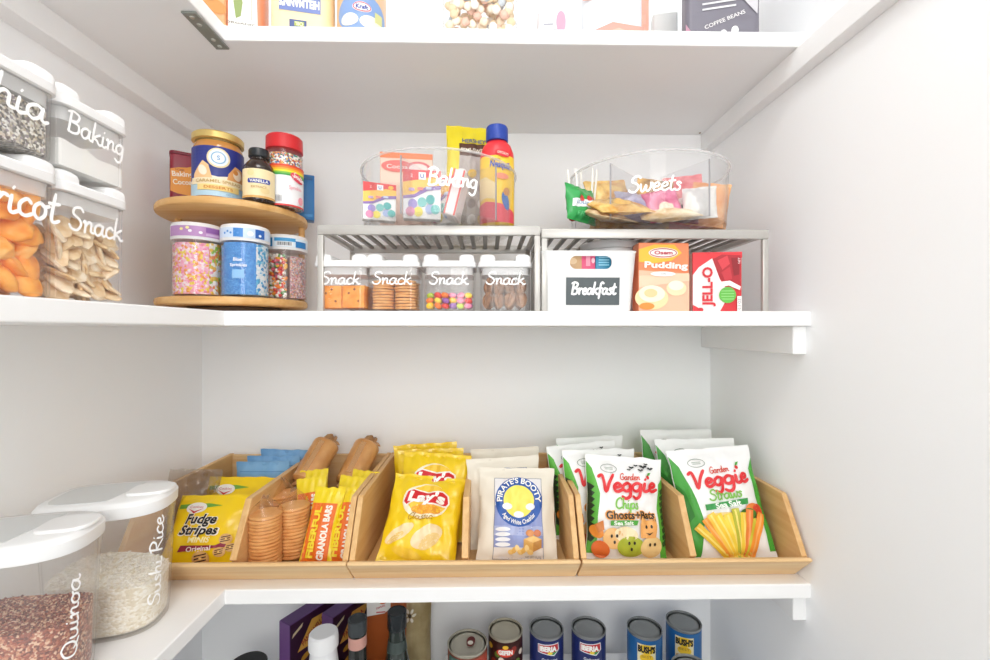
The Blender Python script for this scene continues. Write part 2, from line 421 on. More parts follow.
for i in range(3):
    b = binA if i == 0 else copy_tree(binA)
    b.location = (BX[i], .785, ZL+.0003); tag(b, BL[i], 'bin', 'bamboo divided bins on the shelf')
ZI = ZL+.0095     # inside floor of the bins

# ================================================================= airtight canisters
PLAST = clear('clear_plastic', '#fdfdfd', 1.45, .05, .025); WHITE = mat('#ececec', .35); MILK = clear('milky_seal', '#f4f4f4', 1.4, .2, .55)
INK = mat('#fbfbfb', .5)
def canister(w, d, h, word, wpos, wh, ww, hump=.012, skirt=.012, seal=.014):
    """base at z 0, front to -y"""
    root = empty('canister'); a, b = w/2, d/2; zb = h-hump-skirt
    rings = [rr(a-.006, b-.006, .010, 0), rr(a-.0035, b-.0035, .013, .002), rr(a-.003, b-.003, .013, zb-seal), rr(a-.0025, b-.0025, .013, zb)]
    inn = [rr(a-.005, b-.005, .012, zb), rr(a-.0055, b-.0055, .012, .0045), rr(a-.008, b-.008, .010, .003)]
    MB().loft(rings+inn, PLAST, True, True).build('body', root)
    MB().loft([rr(a-.0058, b-.0058, .012, zb-seal), rr(a-.0058, b-.0058, .012, zb+.001)], MILK).build('seal', root)
    lid = MB()
    lid.loft([rr(a-.002, b-.002, .014, zb), rr(a, b, .015, zb+.0015), rr(a, b, .015, zb+skirt-.002), rr(a-.0015, b-.0015, .014, zb+skirt)], WHITE)
    z1 = zb+skirt; g = w*.185
    for sx in (-1, 1):
        hw = (a-.003-g)/2; cx = sx*(g+hw)
        def hr(k, z): 
            return [(p[0], p[1], z) for p in rr(hw-k, b-.003-k, .006, z, cx=cx)]
        lid.loft([hr(0, z1-.001), hr(0, z1+hump*.45), hr(.0012, z1+hump*.8), hr(.004, z1+hump)], WHITE)
    lo = lid.build('lid', root)
    MB().box(-g+.001, g-.001, -b*.55, b*.55, z1-.0005, z1+hump*.35, mat('#e4e4e2', .4), .002).build('flip_handle', lo)
    p = Print(flat_front(-b+.003), 0); p.script(word, 0, wpos, wh, INK, .11, 0, ww); p.build('lettering', root)
    return root
G = 'clear canisters with white lids on the left side shelf'
def left_can(yc, d, z, h, word, wpos, wh, ww, label, xf=-.447):
    o = canister(d, .15, h, word, wpos, wh, ww); o.location = (xf-.075, yc, z); o.rotation_euler = (0, 0, PI/2)
    return tag(o, label, 'canister', G)
H1 = .139; H2 = .091; YA, YS, XA, XS = .4145, .5145, -.441, -.447
left_can(YA, .104, ZM+.0003, H1, 'Apricot', .077, .033, .094, 'clear canister of orange dried apricots standing on the shelf below the seed canister', XA)
left_can(YS, .0945, ZM+.0003, H1, 'Snack', .076, .026, .068, 'large clear canister of pale crackers standing on the shelf below the white powder canister', XS)
left_can(YA, .104, ZM+H1+.001, H2, 'Chia', .034, .030, .070, 'shallow clear canister of speckled grey seeds stacked on the apricot canister', XA)
left_can(YS, .0945, ZM+H1+.001, H2, 'Baking', .041, .024, .072, 'shallow clear canister of white powder stacked on the pale cracker canister', XS)
# contents
def stuff(o, label, cat, g=None): return tag(o, label, cat, g, 'stuff')
CHIA = grains('seed_grains', ['#e6e3dd', '#b5afa8', '#8b8680', '#d9d0c0', '#a39a9e', '#f5f2ec', '#c2b6a2', '#77726f'], .0022)
zc = ZM+H1+.001
o = MB().loft([rr(.0675, .0445, .008, .005), rr(.068, .045, .008, .050)], CHIA).build('chia_seeds', None, (XA-.075, YA, zc))
stuff(o, 'speckled grey and white tiny seeds filling the shallow canister on top of the apricots', 'seeds')
# white powder: a lumpy heap
FL = mat('#f7f6f3', .9); m = MB(); nx, ny = 14, 20; hx, hy = .0675, .040
vs = []
for j in range(ny+1):
    for i in range(nx+1):
        x, y = -hx+2*hx*i/nx, -hy+2*hy*j/ny
        vs.append((x, y, .031-.11*y*.9*(1 if y < .02 else .8)+.004*noise.noise(Vector((x*60, y*60, 0)))+.002*noise.noise(Vector((x*190, y*190, 3)))-.002))
top = len(vs); 
fs = [(j*(nx+1)+i, j*(nx+1)+i+1, (j+1)*(nx+1)+i+1, (j+1)*(nx+1)+i) for j in range(ny) for i in range(nx)]
edge = [i for i in range(nx+1)]+[(j+1)*(nx+1)+nx for j in range(ny)]+[ny*(nx+1)+i for i in range(nx-1, -1, -1)]+[j*(nx+1) for j in range(ny-1, 0, -1)]
for k in edge: vs.append((vs[k][0], vs[k][1], .004))
n = len(edge); fs += [(edge[(k+1) % n], edge[k], top+k, top+(k+1) % n) for k in range(n)]+[tuple(top+k for k in range(n))[::-1]]
m.add(vs, fs, FL); o = m.build('white_powder', None, (XS-.075, YS, zc)); stuff(o, 'heap of white powder inside the shallow canister above the pale crackers', 'powder')
# apricots
def scatter(proto, spots, labels, cat, group):
    for i, (loc, rot) in enumerate(spots):
        o = proto if i == 0 else copy_tree(proto)
        o.location = loc; o.rotation_euler = rot; tag(o, labels if isinstance(labels, str) else labels[i % len(labels)], cat, group)
def apricot(seed, c1, c2):
    f = foil('apricot_skin', c1, c2, 60, .38)
    return MB().ball((0, 0, 0), .0185, .0140, .0078, f, 22, 14, lump=.22, seed=seed).build('dried_apricot')
protos = [apricot(1, '#f79428', '#ffb956'), apricot(2, '#f28a22', '#ffae48'), apricot(3, '#fba53c', '#ffcb7a')]
k = 0
for L in range(2):
    for j in range(4):
        for i in range(6 if L == 0 else 4):
            o = protos[k] if k < 3 else protos[k % 3].copy()
            if k >= 3: C.objects.link(o)
            y = YA-.033+j*.0225+R.uniform(-.004, .004)+(.008 if i % 2 else -.003); z = ZM+.016+i*.0165+R.uniform(-.003, .003)
            y = min(max(y, YA-.034), YA+.034)
            o.location = (XA-.0215-L*.032+R.uniform(-.003, .003), y, z); o.rotation_euler = (R.uniform(-.5, .5), R.uniform(.7, 1.5), R.uniform(-1.3, 1.3))
            tag(o, 'soft orange dried apricot inside the clear canister under the seeds', 'apricot', 'dried apricots in the canister'); k += 1
# pale crackers: flat bumpy ovals
def chip(seed, c1, c2):
    f = foil('cracker_crust', c1, c2, 90, .6); r = Random = random.Random(seed); n = 12
    pr = [1+.16*math.sin(3*2*PI*j/n+seed)+r.uniform(-.09, .09) for j in range(n)]
    ring = lambda s, z: [(.0150*s*pr[j]*math.cos(2*PI*j/n), .0118*s*pr[j]*math.sin(2*PI*j/n), z+.0008*math.sin(4*PI*j/n)) for j in range(n)]
    return MB().loft([ring(.8, -.0022), ring(1, -.0008), ring(1, .0008), ring(.75, .0025)], f).build('pale_cracker')
protos = [chip(s, a, b) for s, a, b in ((1, '#d9b27c', '#f0d9b4'), (2, '#e2c191', '#f5e4c8'), (3, '#cfa36b', '#ead0a6'), (4, '#e8cda4', '#f7e9d2'))]
k = 0
for L in range(2):
    for i in range(9 if L == 0 else 8):
        for j in range(5):
            o = protos[k] if k < 4 else protos[k % 4].copy()
            if k >= 4: C.objects.link(o)
            o.location = (XS-.0185-L*.0215+R.uniform(-.0015, .0015), YS-.030+j*.015+R.uniform(-.003, .003), ZM+.012+i*.0086+R.uniform(-.002, .002))
            o.rotation_euler = (R.uniform(-.6, .6), R.choice([R.uniform(.4, .8), R.uniform(.9, 1.5), R.uniform(.9, 1.6)]), R.uniform(-.7, .7)); tag(o, 'pale toasted cracker piece heaped inside the large clear canister below the powder', 'cracker', 'pale crackers in the canister'); k += 1

# ---- the row of four small canisters
ROW = [(340, 'clear snack canister of square orange crackers beside the wooden turntable'), (391.5, 'clear snack canister of round biscuits stacked in piles'),
       (448.5, 'clear snack canister of bright candies, nearly empty'), (505.5, 'clear snack canister of brown pecans beside the white bin')]
YC = .824; rowx = []
for i, (px, lab) in enumerate(ROW):
    o = canister(.0965, .094, .1015, 'Snack', .048, .022, .068, .012, .011, .013)
    x = ax(px, .777); rowx.append(x); o.location = (x, YC, ZM+.0003); tag(o, lab, 'canister', 'small clear snack canisters in a row')
zb = ZM+.005
# square crackers on edge
cm = foil('cheese_cracker', '#ee8a1c', '#f9a845', 70, .6)
def sq():
    m = MB(); m.box(-.0195, .0195, -.0021, .0021, 0, .040, cm, .0014)
    for dx, dz in ((-.008, .026), (.009, .012), (.002, .033)): m.ball((dx, -.002, dz), .0022, .0006, .0022, mat('#8d4314', .7), 8, 6)
    return m.build('square_cracker')
P = sq(); sp = []
for j in range(14):
    for i in range(2): sp.append(((rowx[0]-.0201+i*.0402, YC-.0355+j*.0052, zb+R.uniform(0, .003)+ .0005), (R.uniform(-.03, .03), 0, 0)))
scatter(P, sp, 'square orange cheese cracker standing on edge in the canister nearest the wooden turntable', 'cracker', 'square orange crackers')
# round biscuits in piles
bc = foil('biscuit_top', '#e19a4e', '#f0bb78', 50, .6); n = 28
m = MB(); m.lathe([(.0005, 0), (.018, 0), (.0192, .0012), (.0196, .0027), (.018, .0041), (.0005, .0044)], bc, n)
P = m.build('round_biscuit'); sp = []
for j in range(2):
    for i in range(2):
        for q in range(10): sp.append(((rowx[1]-.0201+i*.0402+R.uniform(-.0008, .0008), YC-.0205+j*.041, zb+q*.0052), (R.uniform(-.03, .03), R.uniform(-.03, .03), R.uniform(0, 6))))
scatter(P, sp, 'round golden biscuit in a pile inside the second snack canister', 'biscuit', 'round biscuits piled in a canister')
# candies
CC = ['#f6c81e', '#ef7a1c', '#e2372c', '#8f4fa8', '#b9d630', '#f28fb0', '#f6d94a', '#a578b9']
names = ['yellow', 'orange', 'red', 'purple', 'lime green', 'pink', 'light yellow', 'lilac']
cand = [MB().ball((0, 0, 0), .0072, .0072, .0052, mat(c, .25), 14, 8).build('candy') for c in CC]; k = 0
for q in range(3):
    for j in range(3):
        for i in range(6):
            if q == 2 and R.random() < .5: continue
            c = R.randrange(8) if k >= 8 else k
            o = cand[c] if k < 8 else cand[c].copy()
            if k >= 8: C.objects.link(o)
            o.location = (rowx[2]-.0345+i*.0138+R.uniform(-.001, .001), YC-.0335+j*.0145+R.uniform(-.001, .001), zb+.006+q*.0092); o.rotation_euler = (R.uniform(-.6, .6), R.uniform(-.6, .6), 0)
            tag(o, names[c]+' sugar-coated candy at the bottom of the third snack canister', 'candy', 'bright candies in the canister'); k += 1
# pecans
def pecan():
    m = MB(); f = foil('pecan_skin', '#6e4529', '#ab7b55', 120, .5); rings = []
    for t in range(11):
        s = t/10; r = math.sin(PI*s)**.6
        rings.append([((r*.0105*(1+.13*math.cos(7*2*PI*j/28))+.00001)*math.cos(2*PI*j/28), (r*.0078*(1+.13*math.cos(7*2*PI*j/28))+.00001)*math.sin(2*PI*j/28), -.017+.034*s) for j in range(28)])
    return m.loft(rings, f).build('pecan')
P = pecan(); sp = []
for q in range(2):
    for j in range(4):
        for i in range(4): sp.append(((rowx[3]-.029+i*.0192+R.uniform(-.001, .001), YC-.031+j*.0175, zb+.0165+q*.024+R.uniform(0, .002)), (R.uniform(-.25, .25), R.uniform(-.35, .35), R.uniform(0, 3))))
scatter(P, sp, 'wrinkled brown pecan half in the snack canister beside the white bin', 'nut', 'pecans in the canister')

# ================================================================= wire risers
SLAT_SHADED = mat('#8f8c86', .4, .3); MET = mat('#bdbab5', .36, .35)  # slats get a darker copy of the rail metal, underside shade painted in
def riser(x0, x1, zt, nb, label, rail=.0095):
    root = empty('shelf_riser', ((x0+x1)/2, .775, ZM)); h = (x1-x0)/2; H = zt-ZM; d = .19; w = .0105
    for y in (0, d-.008): MB().box(-h, h, y, y+.008, H-rail*1.75, H, MET, .0015).build('rail', root)
    for x in (-h+.0001, h-w-.0001):
        for y in (0, d-.0085): MB().box(x, x+w, y+.0002, y+.0082, 0, H-rail*1.75-.0002, MET, .0015).build('leg', root)
        MB().box(x, x+w, .0086, d-.0086, H-.0125, H-.0035, MET, .001).build('end_rail', root)
    for i in range(nb):
        x = -h+(2*h)*(i+1)/(nb+1); MB().box(x-.0042, x+.0042, .0085, d-.0085, H-.0085, H-.003, SLAT_SHADED, .001).build('slat', root)
    return tag(root, label, 'shelf riser', 'silver wire shelf risers')
RX0, RXM, RX1 = ax(317, .775), ax(541, .775), ax(769, .775)
riser(RX0, RXM-.001, CAMZ+.184, 15, 'silver slatted riser standing over the four snack canisters')
riser(RXM+.001, RX1, CAMZ+.179, 15, 'silver slatted riser standing over the white bin and dessert boxes')
ZR = CAMZ+.184
def face(x, y): return math.atan2(-y, -x)+PI/2
def thing(name, loc, rz, label, cat, group=None): return tag(empty(name, loc, rz), label, cat, group)
# ================================================================= two-tier wooden turntable
TX, TY = -.522, .925
SW = wood('turntable_wood', '#d29d58', '#e6bb7e', (1.5, 26, 26))
t = thing('turntable', (TX, TY, ZM), 0, 'two-tier round bamboo turntable of sprinkles and baking bottles in the corner', 'turntable')
MB().lathe([(.085, .0003), (.085, .012), (.078, .0135)], mat('#5e4a33', .6), 48).build('foot', t)
for z in (.0136, .192): MB().lathe([(.132, z), (.1355, z+.002), (.1365, z+.005), (.1365, z+.010), (.135, z+.0135), (.132, z+.015)], SW, 72).build('tier', t)
for dx, dy in ((-.104, -.022), (.113, .052), (.01, .117)): MB().lathe([(.0065, .0288), (.0065, .1918)], SW, 16, Matrix.Translation((dx, dy, 0))).build('post', t)
ZT1, ZT2 = ZM+.029, ZM+.2075
# ---- sprinkle tubs with several compartments
SPK = clear('tub_plastic', '#fdfdfd', 1.45, .06, .02)
def tub(x, y, lidc, label, off=.145):
    global A; A = [PI*off+k*PI/2 for k in range(5)]
    o = thing('sprinkle_tub', (x, y, ZT1), face(x, y), label, 'sprinkles', 'sprinkle tubs on the lower tier'); r = .0415
    MB().lathe([(r-.002, 0), (r, .002), (r, .106), (r-.0012, .106), (r-.0012, .003), (.001, .0025)], SPK, 48, cap1=False).build('body', o)
    for k in range(4):
        a = A[k]
        MB().box(.001, r-.0016, -.0006, .0006, .004, .105, SPK, X=Matrix.Rotation(a, 4, 'Z')).build('compartment_wall', o)
    lid = MB().lathe([(r+.0006, .104), (r+.0006, .1055), (r+.0012, .107), (r+.0012, .130), (r-.001, .1345), (r-.004, .1355)], mat('#ebebec', .4), 48).build('lid', o)
    p = Print(round_front(r+.0012), .006)
    p.rect(-.055, .055, .109, .1275, lidc); p.L = 1
    return o, lid, p
def wedge(o, a0, a1, zt, mt, label, cat, name):
    """the fill of one compartment"""
    n = 12; pts = [(.0025*math.cos((a0+a1)/2), .0025*math.sin((a0+a1)/2))]+[(.0394*math.cos(a0+(a1-a0)*k/n), .0394*math.sin(a0+(a1-a0)*k/n)) for k in range(n+1)]
    w = MB().prism(pts, .0045, zt, mt, 'z').build(name, None, o.location, o.rotation_euler); return stuff(w, label, cat)
S1 = grains('pastel_stars', ['#f7a9c4', '#f9c9d8', '#f6d94e', '#f39b3c', '#f7b3cb', '#f58fae', '#fbe6ea'], .0042)
S2 = grains('pastel_confetti', ['#f58a4a', '#a8cf3e', '#f7efe2', '#f4a6c0', '#f6c33c', '#fdf3ee'], .0055)
S3 = grains('blue_sugar', ['#2f86d6', '#4597df', '#1f74c8', '#5ba7e6'], .0016)
S4 = grains('blue_stars', ['#dcecf5', '#4fb0dd', '#f4f7f9', '#2e8fce', '#9ed0e8', '#e8eef2'], .005)
S5 = grains('tiny_mixed_sugar', ['#e7c9c2', '#c45a6a', '#f3ece6', '#a88f8b', '#e5a65c', '#6d7f9c', '#f0b6c2'], .0018)
S6 = grains('mixed_dots', ['#e58fae', '#f4e9e4', '#d94c5c', '#f3c04a', '#c9b0ca'], .0032)
px1 = at(198, 330, .845)
o, lid, p = tub(px1.x, .845, '#b98cc0', 'pink and yellow sprinkle tub with lilac lid band on the lower tier')
for x, z in ((-.026, .121), (-.012, .118), (-.016, .1235), (.004, .116)): p.ell(x, z, .003, .0026, '#f3e7a0' if x < -.013 else '#f4eef6')
p.rect(.012, .040, .117, .126, '#8f5ca6'); p.rect(.012, .05, .111, .115, '#cfb2d6'); p.build('band_print', lid)
wedge(o, A[2], A[3], .098, S1, 'pink and yellow star sprinkles in the wide compartment of the lilac-banded tub', 'sprinkles', 'star_sprinkles')
wedge(o, A[3], A[4], .100, S2, 'orange, green and white confetti sprinkles in the lilac-banded tub', 'sprinkles', 'confetti_sprinkles')
wedge(o, A[1], A[2], .095, S6, 'pink and red dot sprinkles in the lilac-banded tub', 'sprinkles', 'dot_sprinkles')
x = at(245.5, 330, .858).x
o, lid, p = tub(x, .858, '#cfe0f4', 'blue sugar sprinkle tub with white and blue lid band on the lower tier')
p.rect(-.02, -.004, .110, .126, '#3f86cf'); p.rect(.016, .034, .110, .1265, '#2a63b5'); p.ell(.008, .117, .005, .0045, '#f7f9fc'); p.L = 2
for q in range(5): p.ell(-.036+.006*q, .114+.003*(q % 2)+.003, .002, .002, '#5b97d9')
p.ell(.024, .115, .0026, .0024, '#e6f0fa'); p.build('band_print', lid)
q = Print(round_front(.0415), .006); q.text('Blue', -.013, .066, .006, '#f4f8fc', bold=.02); q.text('Sprinkles', -.012, .056, .0055, '#f4f8fc', bold=.02)
q.rect(-.022, -.002, .034, .050, '#8fc0ea'); q.build('printed_label', o)
wedge(o, A[2], A[3], .101, S3, 'fine blue sugar in the wide compartment of the blue tub', 'sprinkles', 'blue_sugar')
wedge(o, A[3], A[4], .100, S4, 'white and blue star sprinkles in the blue tub', 'sprinkles', 'star_sprinkles')
wedge(o, A[1], A[2], .096, S3, 'blue sugar in the far compartment of the blue tub', 'sprinkles', 'blue_sugar')
x = at(286, 330, .946).x
o, lid, p = tub(x, .946, '#dfeef8', 'clear tub of coloured sugar pearls with blue lid band beside the metal riser', .06)
p.rect(-.04, -.026, .109, .127, '#3489c4'); p.rect(-.022, .018, .120, .127, '#3f9bd2'); p.rect(.018, .044, .109, .122, '#2f7fc0'); p.L = 2
p.rect(-.018, .012, .110, .1195, '#f2f4f5'); p.L = 3
for k in range(11): p.rect(-.016+k*.0024, -.0150+k*.0024+.0004*(k % 3), .1115, .1185, '#5a5f66')
p.build('band_print', lid)
m = MB(); rnd = random.Random(4)
for i in range(170):
    a = rnd.uniform(A[2]+.18, A[3]-.18); rr_ = .0355-.010*(i % 3 == 2)*rnd.random(); z = rnd.uniform(.008, .093)
    m.ball((rr_*math.cos(a), rr_*math.sin(a), z), .0037, .0037, .0037, mat(rnd.choice(['#f6b42c', '#f2637a', '#fbfaf7', '#f68a1f', '#e0342f', '#f9f3ea', '#f6e9df', '#f28fa6', '#5fa04e']), .3), 8, 6)
stuff(m.build('sugar_pearls', None, o.location, o.rotation_euler), 'big white, orange and red sugar pearls inside the tub beside the riser', 'sprinkles')
wedge(o, A[3], A[4], .090, S5, 'tiny mixed pink and grey sugar strands in the tub beside the riser', 'sprinkles', 'sugar_strands')
wedge(o, A[1], A[2], .093, S6, 'pink dot sprinkles at the far side of the tub beside the riser', 'sprinkles', 'dot_sprinkles')
# a small packet standing behind, seen between the first two tubs
o = thing('spice_jar', (-.545, .985, ZT1), face(-.545, .985), 'small yellow and pink printed jar half hidden behind the two front tubs', 'jar')
MB().lathe([(.026, 0), (.027, .003), (.027, .088), (.022, .094)], mat('#efe6d2', .35), 32).build('body', o)
MB().lathe([(.0235, .0942), (.0235, .112), (.022, .114)], mat('#e3e08a', .4), 32).build('lid', o)
p = Print(round_front(.027), .006); p.rect(-.03, .03, .055, .072, '#f0c9cf'); p.rect(-.03, .03, .008, .03, '#e8c36a'); p.L = 1; p.rect(-.03, .03, .03, .04, '#d9a24a'); p.ell(.004, .036, .006, .007, '#5a4a30'); p.rect(-.03, .03, .0, .009, '#2d3f77')
p.text('A', .006, .058, .01, '#a53746'); p.build('printed_label', o)

# ---- upper tier
G = 'baking bottles and tins on the upper tier'
P0 = at(184.5, 330, .955); x = P0.x
o = thing('cocoa_tin', (x, .955, ZT2), face(x, .955), 'narrow burgundy tin with an orange patch at the far end of the upper tier', 'tin', G)
MB().loft([rr(.0245, .018, .008, 0), rr(.0255, .019, .009, .0015), rr(.0255, .019, .009, .128), rr(.024, .0175, .008, .1295)], mat('#8d2036', .35)).build('body', o)
MB().loft([rr(.0263, .0197, .009, .1296), rr(.0263, .0197, .009, .134), rr(.025, .0185, .008, .1355)], mat('#7d1c30', .35)).build('lid', o)
p = Print(flat_front(-.019), 0); p.poly([(-.024, .05), (-.012, .046), (.010, .044), (.020, .047), (.0215, .062), (.020, .080), (.0225, .100), (.018, .109), (.004, .103), (-.010, .101), (-.024, .096)], '#e79a3a'); p.L = 1
p.text('Baking', -.003, .083, .0105, '#f6efe2', w=.036, bold=.02, rot=.12); p.text('Cocoa', -.003, .066, .0105, '#f6efe2', w=.033, bold=.02, rot=.12); p.text('HOME', -.008, .094, .004, '#a14b1e')
p.poly([(-.022, .004), (-.020, .034), (-.010, .042), (-.004, .034), (-.001, .004)], '#5c2a2c'); p.poly([(-.014, .004), (-.009, .03), (0, .03), (.004, .004)], '#6f3430'); p.build('printed_label', o)

x = at(218.5, 330, .868).x
o = thing('caramel_jar', (x, .868, ZT2), face(x, .868), 'wide glass jar of caramel spread with gold lid and blue label', 'jar', G); r = .0430
CAR = mat('#c98a45', .12, coat=.6)
MB().lathe([(r-.004, 0), (r, .004), (r, .103), (r-.002, .110), (r-.005, .1165)], CAR, 56).build('body', o)
MB().lathe([(r-.0045, .1167), (r-.0045, .124)], mat('#8c7440', .2, .3), 56).build('neck', o)
MB().lathe([(r-.001, .1195), (r+.0008, .1205), (r+.001, .131), (r-.001, .1335), (r-.004, .134), (r-.006, .133)], mat('#d9bd74', .3, .55), 56).build('lid', o)
p = Print(round_front(r), .005); p.rect(-.066, .066, .010, .103, '#2b3585'); p.L = 1
p.rect(-.066, .066, .010, .034, '#b7d9ee'); p.poly([(-.066, .034), (-.03, .05), (0, .046), (.03, .052), (.066, .034)], '#f0e4d2')
p.poly([(-.046, .036), (-.045, .050), (-.026, .075), (-.016, .067), (-.008, .036)], '#f2c68f'); p.poly([(.012, .036), (.016, .055), (.028, .072), (.044, .068), (.05, .036)], '#e3a565'); p.L = 2
p.ell(-.026, .057, .007, .010, '#fbe9d3', .5); p.ell(.033, .056, .009, .010, '#f7dfc3'); p.ell(.029, .061, .005, .005, '#d78d46')
p.ell(0, .081, .0185, .0185, '#ead9b0'); p.poly([(-.05, .031), (.052, .031), (.05, .043), (-.05, .043)], '#f3e3bf'); p.L = 3
p.ell(0, .081, .0155, .0155, '#eef2f6'); p.rect(-.035, .035, .020, .031, '#f3d98f'); p.L = 4
p.ring(0, .081, .0115, .0115, .002, '#8fb8d8'); p.text('S', 0, .077, .008, '#7ba7cc', bold=.02); p.text('CARAMEL SPREAD', 0, .0345, .0055, '#c2a05a', w=.075); p.text('DESSERTS', 0, .023, .005, '#d08a32', w=.045, bold=.02); p.text('NET WT', .02, .013, .003, '#7aa4c4')
p.build('printed_label', o)

x = at(259, 330, .850).x
o = thing('vanilla_bottle', (x, .850, ZT2), face(x, .850), 'small dark bottle with cream label and black cap on the upper tier', 'bottle', G); r = .0275
MB().lathe([(r-.003, 0), (r, .004), (r, .062), (r-.002, .070), (.0165, .082), (.0145, .084), (.0145, .087)], mat('#32251f', .12, coat=.5), 44).build('body', o)
MB().lathe([(.0165, .0872), (.018, .089), (.018, .100), (.0165, .1035), (.013, .1045)], mat('#22262a', .3), 36).build('cap', o)
p = Print(round_front(r), .005); p.rect(-.036, .036, .006, .060, '#f0dcae'); p.L = 1; p.rect(-.036, .036, .006, .010, '#d9a75c')
p.poly([(-.018, .033), (-.0195, .037), (-.018, .0415), (.018, .0415), (.0195, .037), (.018, .033)], '#2b3f9c'); p.ell(-.014, .052, .006, .006, '#e3d79c'); p.L = 2
p.text('VANILLA', 0, .0345, .0055, '#f7f4ea', w=.031, bold=.02); p.ell(.010, .020, .008, .006, '#ead39a'); p.text('EXTRACT', 0, .024, .004, '#b99552'); p.build('printed_label', o)

x = at(284.5, 330, .895).x
o = thing('sprinkle_bottle', (x, .895, ZT2), face(x, .895)+.25, 'tall clear bottle of rainbow sprinkles with red cap and rainbow label', 'bottle', G); r = .0345
MB().lathe([(r-.003, 0), (r, .003), (r, .108), (r-.003, .116), (r-.004, .121), (r-.0052, .121), (r-.0045, .115), (r-.0012, .108), (r-.0012, .004), (.001, .003)], SPK, 48, cap1=False).build('body', o)
MB().lathe([(r-.001, .1175), (r, .118), (r-.0005, .143), (r-.0025, .1455), (r-.006, .146)], mat('#d5262c', .35), 48).build('cap', o)
w_ = MB().lathe([(r-.003, .005), (r-.0016, .006), (r-.0016, .107)], grains('rainbow_sprinkles', ['#f6f3ee', '#e4572e', '#2f6fb3', '#f2b632', '#f7f4f0', '#3f8f5e', '#f08a3a', '#f5f2ec', '#8a3040'], .0028), 40).build('rainbow_sprinkles', None, o.location)
stuff(w_, 'rainbow sprinkles filling the tall red-capped bottle', 'sprinkles')
p = Print(round_front(r), .005); p.rect(-.05, .05, .006, .062, '#f1f1f2'); p.rect(-.05, .05, .0025, .006, '#d93a3a')
for k, c in enumerate(('#3fa04a', '#7cc142', '#f3e02c', '#f6b12a', '#ef7a2a', '#e5482e')): p.rect(-.05, .05, .062+k*.0035, .0656+k*.0035, c)
p.L = 2; p.ell(.0155, .060, .015, .008, '#e2485c', -.45); p.L = 3; p.script('Sprinkles', .0155, .0575, .009, '#fbf3f3', .12, -.42, .024); p.text('Sprinkles', .012, .036, .007, '#ee9aa6', w=.026)
for k in range(8): p.rect(-.030+k*.0022, -.0291+k*.0022, .010, .022, '#7e8288')
p.ell(.022, .016, .006, .008, '#f0a0ac'); p.build('printed_label', o)

x = at(303.5, 330, .975).x
o = thing('blue_carton', (x, .975, ZT2), face(x, .975), 'plain blue carton peeking out behind the rainbow sprinkle bottle', 'carton', G)
MB().box(-.022, .022, -.016, .016, 0, .098, mat('#1c6fae', .4), .002).build('body', o)
p = Print(flat_front(-.016), 0); p.rect(-.018, .018, .006, .012, '#2f86c4'); p.rect(-.018, .018, .086, .094, '#155a92'); p.build('printed_label', o)

# ================================================================= clear divided turntables
CL = clear('turntable_plastic', '#fdfdfd', 1.45, .05, .03)
CLD = clear('divider_plastic', '#fafafb', 1.45, .05, .03, '#e4e4e6')
def clear_turntable(xc, yc, word, ww, wh, rot, label):
    o = thing('divided_turntable', (xc, yc, ZR), face(xc, yc), label, 'turntable', 'clear divided turntables on the risers'); r = .1475; h = .116
    MB().lathe([(.082, .0003), (.084, .0085), (.079, .0088)], CL, 56).build('foot', o)
    MB().lathe([(r-.006, .009), (r-.003, .0092), (r-.002, .0118), (.004, .0118)], CL, 72).build('floor_disc', o)
    MB().lathe([(r-.0025, .012), (r+.0015, h-.003), (r+.003, h-.001), (r+.003, h+.0005), (r+.0005, h+.001), (r-.001, h-.003), (r-.0045, .0122)], CL, 88, cap0=False, cap1=False).build('wall', o)
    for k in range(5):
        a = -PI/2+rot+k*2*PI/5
        MB().box(.036, r-.0052, -.0009, .0009, .012, h-.006, CLD, X=Matrix.Rotation(a, 4, 'Z')).box(r-.0070, r-.0052, -.0012, .0012, .0121, h-.006, mat('#a9a8ad', .3), X=Matrix.Rotation(a, 4, 'Z')).build('divider', o)  # grey outer strip paints the dark line that refraction gives a clear edge
    MB().lathe([(r+.0012, h-.002), (r+.0042, h-.0005), (r+.0042, h+.0012), (r+.0012, h+.0022), (r-.0005, h)], clear('rim_highlight_plastic', '#fbfbfb', 1.45, .1, .28), 88, cap0=False, cap1=False).build('rim', o)  # milky white puts the rim's highlight into the plastic
    MB().lathe([(.035, .012), (.035, h-.02), (.0338, h-.02), (.0338, .0122)], CL, 40, cap0=False, cap1=False).build('hub', o)
    p = Print(round_front(r+.0005), .008); p.script(word, .022 if word == 'Baking' else .016, .055 if word == 'Baking' else .049, wh, INK, .12, 0, ww); p.build('lettering', o)
    return o
BXC, SXC, TYC = ax(440, .875), ax(645, .875), .875
clear_turntable(BXC, TYC, 'Baking', .084, .029, -.48, 'clear divided turntable of baking boxes and a blue-capped bottle')
clear_turntable(SXC, TYC, 'Sweets', .084, .027, -.42, 'clear divided turntable of sweets and lollipops')
ZD = ZR+.0125
def carton(name, w, h, d, loc, rz, base, label, cat, group, design, lean=0, roll=0, sidec=None):
    o = empty(name); tag(o, label, cat, group)
    MB().box(-w/2, w/2, -d/2, d/2, 0, h, mat(base, .45), .0012, 1).build('box', o)
    p = Print(flat_front(-d/2), 0); design(p, w, h); p.build('printed_front', o)
    if sidec:
        p = Print(flat_left(-w/2), 0); p.rect(-d/2+.001, d/2-.001, .001, h-.001, sidec); p.build('printed_side', o)
    return pose(o, loc, lean, roll, math.degrees(rz))
